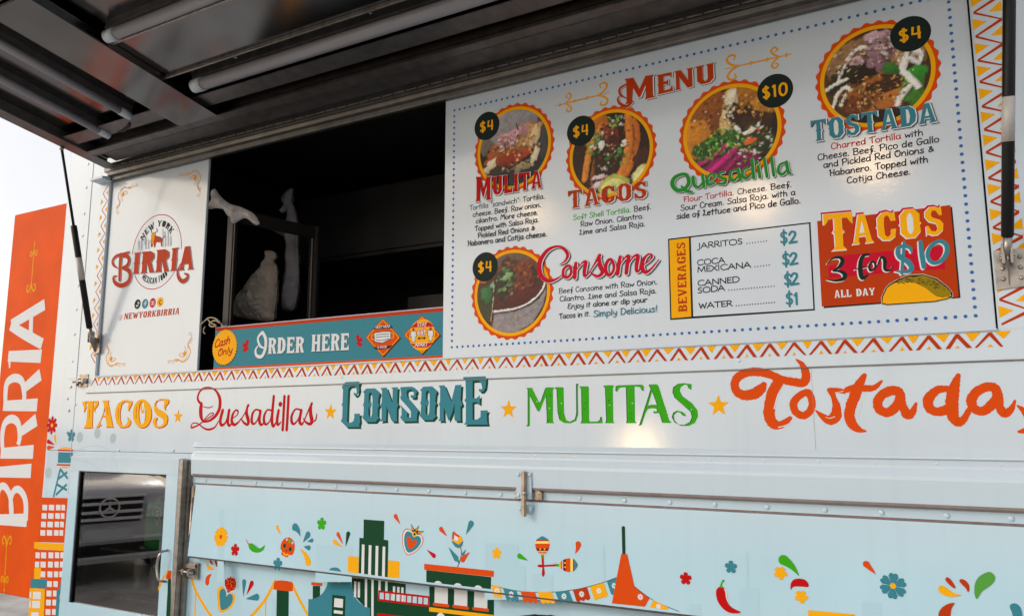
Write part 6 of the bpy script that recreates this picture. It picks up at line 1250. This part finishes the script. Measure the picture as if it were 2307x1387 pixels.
        for x0_, y0_, x1_, y1_, dn, lean, m in ((140,1030,238,1052,130,20,YEL), (270,1068,420,1095,125,30,TEAL), (465,1102,630,1112,118,30,ORA), (655,1112,815,1112,122,40,YEL), (855,1110,1010,1098,122,44,TEAL), (1055,1090,1215,1060,130,38,BRK), (1248,1052,1400,1006,150,48,YEL), (1438,992,1560,950,150,46,TEAL)):
            L = []; n = 9
            for i in range(n+1):
                t = i/n; L.append((x0_+lean+(x1_-x0_)*t, y0_+dn+(y1_-y0_)*t+(abs(math.sin(t*math.pi*3))*22-10)))
            a.poly(q([(x0_, y0_)]+[(x1_, y1_)]+L[::-1]), m)
            mx_, my_ = (x0_+x1_+lean)/2, (y0_+y1_+dn)/2
            if y0_+dn < 1220 or x0_ > 800: p = q([(mx_, my_-4)])[0]; rosette(a, p[0], p[1], 6.2); a.disc(p[0], p[1], 1.6, m, 8)
        a.cut(('spire_motif', 'painted orange spire')); a.poly(q([(1600,682),(1668,688),(1750,1052),(1920,1180),(1868,1278),(1494,1240)]), ORA)
        p = q([(1815, 1168)])[0]; rosette(a, p[0], p[1], 6.4); a.disc(p[0], p[1], 1.6, ORA, 8)
        a.cut('bunting_motif'); a.stroke(q([(1750,1052),(1920,1180),(2080,1262),(2250,1330)]), 1.2, CHA)
        a.poly(q([(1962,1200),(2130,1285),(2122,1312),(1925,1284)]), YEL); p = q([(2020, 1275)])[0]; rosette(a, p[0], p[1], 6)
        q = Z(1460, 1110)
        p = q([(425, 962)])[0]; flower(a, p[0], p[1], 13.5, RED); p = q([(935, 832)])[0]; flower(a, p[0], p[1], 14, TEAL); p = q([(1492, 898)])[0]; flower(a, p[0], p[1], 15, YEL, rot=.5); p = q([(1728, 1165)])[0]; flower(a, p[0], p[1], 15, YEL, rot=.5)
        a.cut(('chilli_motif', 'painted red chilli with a green stem')); a.poly(q(smooth([(805,1055),(770,1090),(772,1170),(805,1250),(870,1320),(940,1350),(1020,1352),(1048,1335),(1010,1320),(940,1280),(900,1230),(885,1140),(870,1080),(845,1058)], 3, True)), RED); a.poly(q(smooth([(848,970),(862,990),(840,1010),(836,1045),(850,1062),(812,1055),(822,1010)], 3, True)), GRN)
        a.stroke(q([(858,1075),(878,1110),(888,1180),(912,1245)]), [1.2,3,2.6,1], WHT)
        drop(a, *q([(1702,930), (1530,755)]), 24, GRN, -.08); a.cut('droplet_motif'); a.poly(q(smooth([(1608,1088),(1610,1020),(1640,975),(1700,960),(1770,975),(1808,1020),(1805,1055),(1740,1052),(1660,1050),(1625,1065)], 3, True)), RED)
        a.cut('house_motif'); a.poly(q([(1806,1316),(2330,1364),(2330,1500),(1806,1500)]), YEL)
        q = Z(1846, 1110)
        drop(a, *q([(638,915), (530,800)]), 16, ORA); p = q([(830, 1044)])[0]; flower(a, p[0], p[1], 31, TEAL, 6, YEL, rot=.1, notch=True)
        a.cut('droplet_motif'); a.poly(q(smooth([(1340,1065),(1370,1040),(1410,1050),(1480,1100),(1540,1135),(1600,1142),(1560,1160),(1480,1165),(1400,1145),(1355,1110)], 3, True)), YEL)
        a.cut('droplet_motif'); a.poly(q(smooth([(1440,945),(1475,965),(1510,1010),(1537,1068),(1500,1060),(1450,1015),(1418,970)], 3, True)), BRK); a.cut('droplet_motif'); a.poly(q(smooth([(1605,965),(1650,985),(1685,1030),(1692,1085),(1675,1113),(1650,1070),(1600,1020),(1576,985)], 3, True)), BRK)
        a.cut('droplet_motif'); a.poly(q(smooth([(1895,888),(1950,900),(1982,950),(1960,1010),(1900,1060),(1830,1110),(1775,1192),(1748,1120),(1755,1020),(1800,940)], 3, True)), mat('ink_leaf', '3F8F26', .4)); a.cut('droplet_motif'); a.poly(q(smooth([(1525,1238),(1470,1240),(1390,1280),(1345,1350),(1350,1440),(1420,1500),(1470,1460),(1478,1380),(1490,1300)], 3, True)), BRK)
        a.cut('droplet_motif'); a.poly(q(smooth([(2145,1270),(2185,1240),(2240,1255),(2275,1310),(2282,1400),(2200,1420),(2170,1340)], 3, True)), TEAL)
a = Art(SIDE); a.par = TRUCK; mural_low(a, True); a.cut()
a = Art(FLAP); a.par = FLAPO; mural_low(a, False); a.cut()

# ================================================================ things inside the truck
CLOTH = mat('plastic_film', (.36, .35, .37), .40, noise=.06, nscale=14, bump=.5, bscale=55, bdist=.004)
PAPER = mat('bag_film_warm', (.42, .375, .33), .5, noise=.10, nscale=12, bump=.6, bscale=40, bdist=.004)
for m_ in (CLOTH, PAPER): m_.node_tree.nodes['Principled BSDF'].inputs['Alpha'].default_value = .68
def film(name, label, pts, yy, bulge, m, lean=0.0, n=64):
    """crumpled bag of thin film: front and back sheets that bulge between a shared rim traced at its own depth"""
    pl = Plane((0, yy, 0), N_OUT); P = np.array([pl.at(440+x/3.649, 380+y/3.649) for x, y in smooth(pts, 3, True)]); lo, hi = P.min(0), P.max(0)
    cell = (hi-lo).max()/n; nx, ny = int((hi[0]-lo[0])/cell)+2, int((hi[1]-lo[1])/cell)+2
    X, Y = np.meshgrid(lo[0]+np.arange(nx)*cell, lo[1]+np.arange(ny)*cell); ins = np.zeros(X.shape, bool); D = np.full(X.shape, 9.0); NXx, NYy = X.copy(), Y.copy(); j = len(P)-1
    for i in range(len(P)):
        (xi, yi), (xj, yj) = P[i], P[j]; ins ^= ((yi > Y) != (yj > Y)) & (X < (xj-xi)*(Y-yi)/((yj-yi) or 1e-9)+xi)
        L = (xj-xi)**2+(yj-yi)**2 or 1e-12; t = np.clip(((X-xi)*(xj-xi)+(Y-yi)*(yj-yi))/L, 0, 1); d = np.hypot(X-xi-t*(xj-xi), Y-yi-t*(yj-yi)); w = d < D; D = np.where(w, d, D); NXx = np.where(w, xi+t*(xj-xi), NXx); NYy = np.where(w, yi+t*(yj-yi), NYy); j = i
    near = (~ins) & (D < cell*.8); X2, Y2 = np.where(near, NXx, X), np.where(near, NYy, Y); use = ins | near; Din = np.where(ins, D, 0)
    def nz(k): 
        g = NPR.rand(int(ny/k)+3, int(nx/k)+3); u = np.arange(nx)/k; v = np.arange(ny)/k; iu, iv = u.astype(int), v.astype(int); a_, b_ = u-iu, (v-iv)[:, None]
        return (g[iv][:, iu]*(1-a_)+g[iv][:, iu+1]*a_)*(1-b_)+(g[iv+1][:, iu]*(1-a_)+g[iv+1][:, iu+1]*a_)*b_
    t = bmesh.new()
    for sg in (-1, 1):
        rid = (1-np.abs(2*nz(n/8)-1))*.5+(1-np.abs(2*nz(n/15)-1))*.3+(1-np.abs(2*nz(n/28)-1))*.15
        H_ = bulge*np.sqrt(np.clip(Din/(Din.max() or 1), 0, 1))*(.25+.95*rid); V = {}
        for jj in range(ny):
            for ii in range(nx):
                if use[jj, ii]: V[jj, ii] = t.verts.new((X2[jj, ii], yy+sg*H_[jj, ii]+lean*(Y2[jj, ii]-lo[1]), Y2[jj, ii]))
        for jj in range(ny-1):
            for ii in range(nx-1):
                k = [(jj, ii), (jj, ii+1), (jj+1, ii+1), (jj+1, ii)]
                if all(q_ in V for q_ in k): f = t.faces.new([V[q_] for q_ in k]); f.smooth = True
    bmesh.ops.remove_doubles(t, verts=t.verts[:], dist=2e-4); bmesh.ops.dissolve_degenerate(t, edges=t.edges[:], dist=1e-5)
    b = MB(); b.add(t, m); o = b.build(name); return tag(o, label, 'bag', 'bags in the order window')
film('plastic_bag', 'white plastic bag draped over the top left corner of the window sash', [(160,165),(185,200),(230,250),(290,290),(360,310),(430,340),(480,370),(515,420),(525,455),(490,460),(440,420),(400,405),(360,425),(320,450),(303,445),(295,400),(270,390),(240,345),(215,330),(160,325),(110,335),(100,300),(105,260),(135,265),(135,200)], .036, .028, CLOTH, n=120)
film('plastic_bag', 'tall white plastic bag hanging knotted behind the window sash', [(800,160),(795,215),(790,270),(805,310),(830,400),(843,500),(840,600),(848,760),(852,900),(845,1000),(830,1090),(800,1160),(760,1165),(725,1150),(725,1000),(745,860),(750,700),(748,575),(700,545),(640,510),(590,480),(600,430),(650,415),(720,435),(755,420),(760,340),(740,345),(715,365),(700,340),(730,300),(710,270),(715,235),(740,200),(770,170)], .56, .055, CLOTH, n=150)
film('paper_bag', 'beige cone-shaped bag with a twisted top behind the window sash', [(585,675),(625,672),(655,690),(662,730),(640,760),(668,800),(672,900),(668,1050),(650,1180),(640,1240),(580,1255),(480,1240),(350,1220),(310,1195),(290,1180),(330,1090),(390,1000),(450,920),(510,840),(560,780),(590,720)], .40, .085, PAPER, n=110)
st = MB(); ST_ = mat('jute', (.36, .29, .20), .8, noise=.25, nscale=200)
pl = Plane((0, .015, 0), N_OUT); H = lambda x, y, d=0: pl.hit(x, y)+Vector((0, d, 0))
st.tube(smooth([tuple(H(*p)) for p in ((452,731),(462,722),(470,716),(482,716),(492,722),(502,734))], 4), .0032, ST_, 8); st.tube(smooth([tuple(H(*p, -.006)) for p in ((470,718),(478,728),(490,733),(480,736),(474,730),(486,722),(498,728))], 4), .0032, ST_, 8)
st.tube(smooth([tuple(H(*p, -.003)) for p in ((500,733),(506,736),(512,733))], 3), .0028, ST_, 8); st.tube(smooth([tuple(H(*p)) for p in ((462,735),(458,745),(462,752))], 3), .0028, ST_, 8)
tag(st.build('string'), 'knotted jute string tied at the rear end of the order counter board', 'string')

# cabinet contents
def cp(x, y, yy): return Plane((0, yy, 0), N_OUT).hit(x, y)
c0 = cp(334, 1186, .14); c1 = cp(362, 1248, .14)
b = MB(); GBOX = mat('green_card', hexc('2FA548'), .45, noise=.06, nscale=20)
for o_ in [o for o in bpy.data.objects if o.name.startswith('shelf')]: pass
sx0 = gx0-.02
b = MB(); b.box((c0.x, .12, zsh), (c0.x+.125, .20, zsh+.22), GBOX, .004); cart = b.build('drink_carton')
tag(cart, 'green drink carton standing on the cabinet shelf behind the glass', 'carton')
a = Art(Plane((0, .12, 0), N_OUT)); k = (c0.x+.085, zsh+.15)
a.stroke([(k[0]-.03, k[1]+.03), (k[0]-.012, k[1]+.045), (k[0]+.02, k[1]+.04), (k[0]+.028, k[1]+.01), (k[0]+.01, k[1]-.04), (k[0]-.03, k[1]+.01)], .004, WHT, uv=True, closed=True, sm=False); a.stroke([(k[0]+.014, k[1]+.024), (k[0]-.006, k[1]+.026), (k[0]+.012, k[1]+.004), (k[0]-.01, k[1]+.004)], .004, WHT, uv=True)
a.build('emblem', cart)
BOT = mat('bottle_plastic', (.20, .21, .22), .12, noise=.1, nscale=20, spec=.8); LAB = mat('bottle_label', (.34, .34, .34), .5, noise=.25, nscale=50); CAPM = mat('bottle_cap', (.45, .46, .47), .4)
def bottle(x, y, z, s, label):
    b = MB(); pr = [(0, 0), (.032, 0), (.036, .01), (.036, .06), (.033, .075), (.036, .09), (.036, .14), (.028, .17), (.014, .19), (.013, .205), (0, .205)]
    t = bmesh.new(); n = 20; V = [[t.verts.new((x+r*s*math.cos(6.2832*i/n), y+r*s*math.sin(6.2832*i/n), z+h_*s)) for r, h_ in pr] for i in range(n)]
    for i in range(n):
        for j in range(len(pr)-1):
            f = t.faces.new([V[i][j], V[(i+1) % n][j], V[(i+1) % n][j+1], V[i][j+1]]); f.smooth = True
    bmesh.ops.remove_doubles(t, verts=t.verts[:], dist=1e-5); bmesh.ops.recalc_face_normals(t, faces=t.faces[:]); b.add(t, BOT); o = b.build('drink_bottle')
    b = MB(); b.tube([(x, y, z+.092*s), (x, y, z+.138*s)], .0365*s, LAB, 20); b.build('bottle_label', o)
    b = MB(); b.tube([(x, y, z+.200*s), (x, y, z+.222*s)], .016*s, CAPM, 14); b.build('bottle_cap', o)
    return tag(o, label, 'bottle', 'bottles on the lower cabinet shelf')
zl = .572
for x, y, s, l in ((-3.52, .11, 1.0, 'clear drink bottle on the lower cabinet shelf, leftmost of the row of bottles'), (-3.43, .13, .95, 'clear drink bottle in the middle of the row on the lower cabinet shelf'), (-3.34, .10, 1.0, 'clear drink bottle on the lower cabinet shelf under the green carton, nearest the door handle')): bottle(x, y, zl, s, l)

# ================================================================ the parked car mirrored in the cabinet glass
SILV = mat('car_paint', (.62, .61, .64), .22, metal=.0, coat=.6, noise=.02, nscale=3); CHROME = mat('chrome', (.85, .85, .87), .30, metal=.35); LAMPG = mat('headlamp_glass', (.85, .87, .90), .12, spec=.9, noise=.25, nscale=20); WIND = mat('car_glass', (.03, .035, .04), .05, spec=.9)
gp = CABINET.hit(238, 1143); dr = (gp-CAM); D1 = dr.length; dr.normalize(); rd_ = Vector((dr.x, -dr.y, dr.z)); EMB = gp+rd_*(8.2-D1)
fwd = Vector((-rd_.x, -rd_.y, 0)).normalized(); fwd.rotate(Matrix.Rotation(R(-17), 3, 'Z'))
CARP = Vector((EMB.x, EMB.y, -.12 if EMB.y < -9.1 else 0.0)); zE = EMB.z-CARP.z
CAR = empty('parked_car', CARP); tag(CAR, 'silver car facing the truck, mirrored in the glass cabinet door', 'car')
sd = Vector((-fwd.y, fwd.x, 0)); k_ = zE/.80
CM = Matrix(((fwd.x*k_, sd.x*k_, 0, CARP.x), (fwd.y*k_, sd.y*k_, 0, CARP.y), (0, 0, k_, CARP.z), (0, 0, 0, 1)))   # car frame: x forward (nose at 0), y left
def cpart(b, name):
    me_o = b.build(name); me_o.data.transform(CM); o2 = me_o; o2.parent = CAR; o2.location = -CAR.location; return o2
b = MB()
def sect(x, hw, z0_, z1_, cr): return [(x, -hw, z0_), (x, -hw*1.02, (z0_+z1_)*.55), (x, -hw*.94, z1_-cr*.3), (x, -hw*.72, z1_), (x, -hw*.25, z1_+.015), (x, hw*.25, z1_+.015), (x, hw*.72, z1_), (x, hw*.94, z1_-cr*.3), (x, hw*1.02, (z0_+z1_)*.55), (x, hw, z0_)]
secs = [sect(-.02, .78, .30, .92, .1), sect(-.12, .88, .26, .98, .12), sect(-.5, .93, .24, 1.05, .12), sect(-1.1, .94, .24, 1.12, .12), sect(-1.5, .95, .24, 1.15, .1), sect(-3.0, .95, .24, 1.15, .1), sect(-4.5, .92, .26, 1.12, .1), sect(-4.7, .82, .4, 1.0, .1)]
t = bmesh.new(); V = [[t.verts.new(p) for p in s_] for s_ in secs]
for i in range(len(V)-1):
    for j in range(9): f = t.faces.new([V[i][j], V[i][j+1], V[i+1][j+1], V[i+1][j]]); f.smooth = True
t.faces.new(V[0]); t.faces.new(V[-1][::-1]); bmesh.ops.recalc_face_normals(t, faces=t.faces[:]); b.add(t, SILV)
cab_ = [(-1.45, 1.14), (-2.15, 1.66), (-2.5, 1.72), (-3.9, 1.70), (-4.6, 1.14)]
b.prism([(x, z) for x, z in cab_], -.70, .70, SILV, axis='Y'); cpart(b, 'body')
b = MB(); t = bmesh.new(); b.prism([(-1.46, 1.17), (-1.44, 1.17), (-2.10, 1.64), (-2.14, 1.64)], -.66, .66, WIND, axis='Y')
b.prism([(-1.75, 1.17), (-2.2, 1.58), (-3.8, 1.58), (-4.3, 1.17)], .70, .71, WIND, axis='Y'); b.prism([(-1.75, 1.17), (-2.2, 1.58), (-3.8, 1.58), (-4.3, 1.17)], -.71, -.70, WIND, axis='Y'); cpart(b, 'windscreen')
b = MB(); b.prism([(-.34, .64), (-.37, .91), (.37, .91), (.34, .64)], .0, .012, BLACK, axis='X')
for z in (.68, .755, .845): b.box((.012, -.36, z-.016), (.034, .36, z+.016), CHROME, .005)
b.box((.0, -.39, .905), (.04, .39, .93), CHROME, .008); cpart(b, 'grille')
b = MB(); b.tube([(.05, .10*math.cos(i*.2618), .80+.10*math.sin(i*.2618)) for i in range(25)], .010, CHROME, 8)
for i in range(3): an = math.pi/2+i*2*math.pi/3; b.prism([(.012*math.cos(an+1.57), .80+.012*math.sin(an+1.57)), (.10*math.cos(an), .80+.10*math.sin(an)), (.012*math.cos(an-1.57), .80+.012*math.sin(an-1.57))], .042, .056, CHROME, axis='X')
cpart(b, 'emblem')
for s_ in (-1, 1):
    b = MB(); b.prism([(s_*.40, .68), (s_*.42, .82), (s_*.72, .95), (s_*.86, .92), (s_*.86, .72), (s_*.72, .65)], -.12, .02, LAMPG, axis='X'); b.tube([(.0, s_*.54, .77), (.026, s_*.54, .77)], .06, CHROME, 14); b.tube([(.0, s_*.70, .79), (.024, s_*.70, .79)], .055, CHROME, 14); cpart(b, 'headlight')
    b = MB(); b.box((-1.75, s_*.96, 1.10), (-1.62, s_*1.14, 1.24), SILV, .04); cpart(b, 'door_mirror')
    for x in (-.85, -3.7):
        b = MB(); revolve(b, [(.0, -.09), (.2, -.1), (.22, -.11), (.32, -.11), (.345, -.06), (.345, .06), (.32, .11), (0, .11)], (x, s_*.86, .345), RUBBER); revolve(b, [(0, -.112), (.06, -.118), (.2, -.113), (.215, -.10)], (x, s_*.86+(.228 if s_ > 0 else 0), .345), STEEL); cpart(b, 'wheel')
b = MB(); b.box((-.16, -.90, .22), (.06, .90, .44), SILV, .05); b.box((.055, -.55, .30), (.066, .55, .42), BLACK, .005); b.box((.03, -.85, .455), (.058, .85, .485), CHROME, .006); b.box((.060, -.26, .47), (.075, .26, .58), WHT, .004)
cpart(b, 'bumper')

# ================================================================ lit street lamps across the road (seen mirrored in the gloss of the boards)
LAMP = bpy.data.materials.new('lit_lamp'); LAMP.use_nodes = True; b_ = LAMP.node_tree.nodes['Principled BSDF']
b_.inputs['Base Color'].default_value = (1, .8, .5, 1); b_.inputs['Emission Color'].default_value = (1, .66, .30, 1); b_.inputs['Emission Strength'].default_value = 170
POLE = mat('lamp_pole', (.05, .055, .055), .45, metal=.5, noise=.2, nscale=10)
for i, ((px_, py_), L) in enumerate((((1968, 372), 'street lamp with a glowing globe straight across the road from the menu board'), ((1702, 452), 'street lamp with a glowing globe to the rear of the middle of the menu board'), ((1205, 485), 'street lamp with a glowing globe across from the order window'))):
    P0 = PANEL.hit(px_, py_); d = (P0-CAM).normalized(); H_ = P0+Vector((d.x, -d.y, d.z))*14.0
    g = empty('street_lamp', (H_.x, H_.y, -.12)); tag(g, L, 'street lamp', 'lit street lamps across the road')
    b = MB(); b.tube([(H_.x, H_.y, -.12), (H_.x, H_.y, .5), (H_.x, H_.y, .55), (H_.x, H_.y, H_.z-.22)], [.10, .10, .06, .045], POLE, 14); b.tube([(H_.x, H_.y, H_.z-.24), (H_.x, H_.y, H_.z-.15)], [.05, .11], POLE, 14); under(b.build('pole'), g)
    b = MB(); b.ball((H_.x, H_.y, H_.z), (.17, .17, .11)[i], LAMP, n=12); under(b.build('lamp_globe'), g)
P0 = SIDE.hit(1440, 1000); d = (P0-CAM).normalized(); H_ = P0+Vector((d.x, -d.y, d.z))*8.6  # unseen lamp added for the warm spot below the dish names
g = empty('added_bollard_lamp', (H_.x, H_.y, -.12 if H_.y < -9.15 else 0)); tag(g, 'added low bollard lamp, out of view, making the warm spot under the painted dish names', 'bollard lamp'); zg = g.location.z
b = MB(); b.tube([(H_.x, H_.y, zg), (H_.x, H_.y, H_.z-.12)], .07, POLE, 14); b.tube([(H_.x, H_.y, H_.z+.115), (H_.x, H_.y, H_.z+.15)], [.10, .03], POLE, 14); under(b.build('pole'), g)
b = MB(); b.tube([(H_.x, H_.y, H_.z-.12), (H_.x, H_.y, H_.z+.115)], .085, LAMP, 16); under(b.build('lamp_globe'), g)
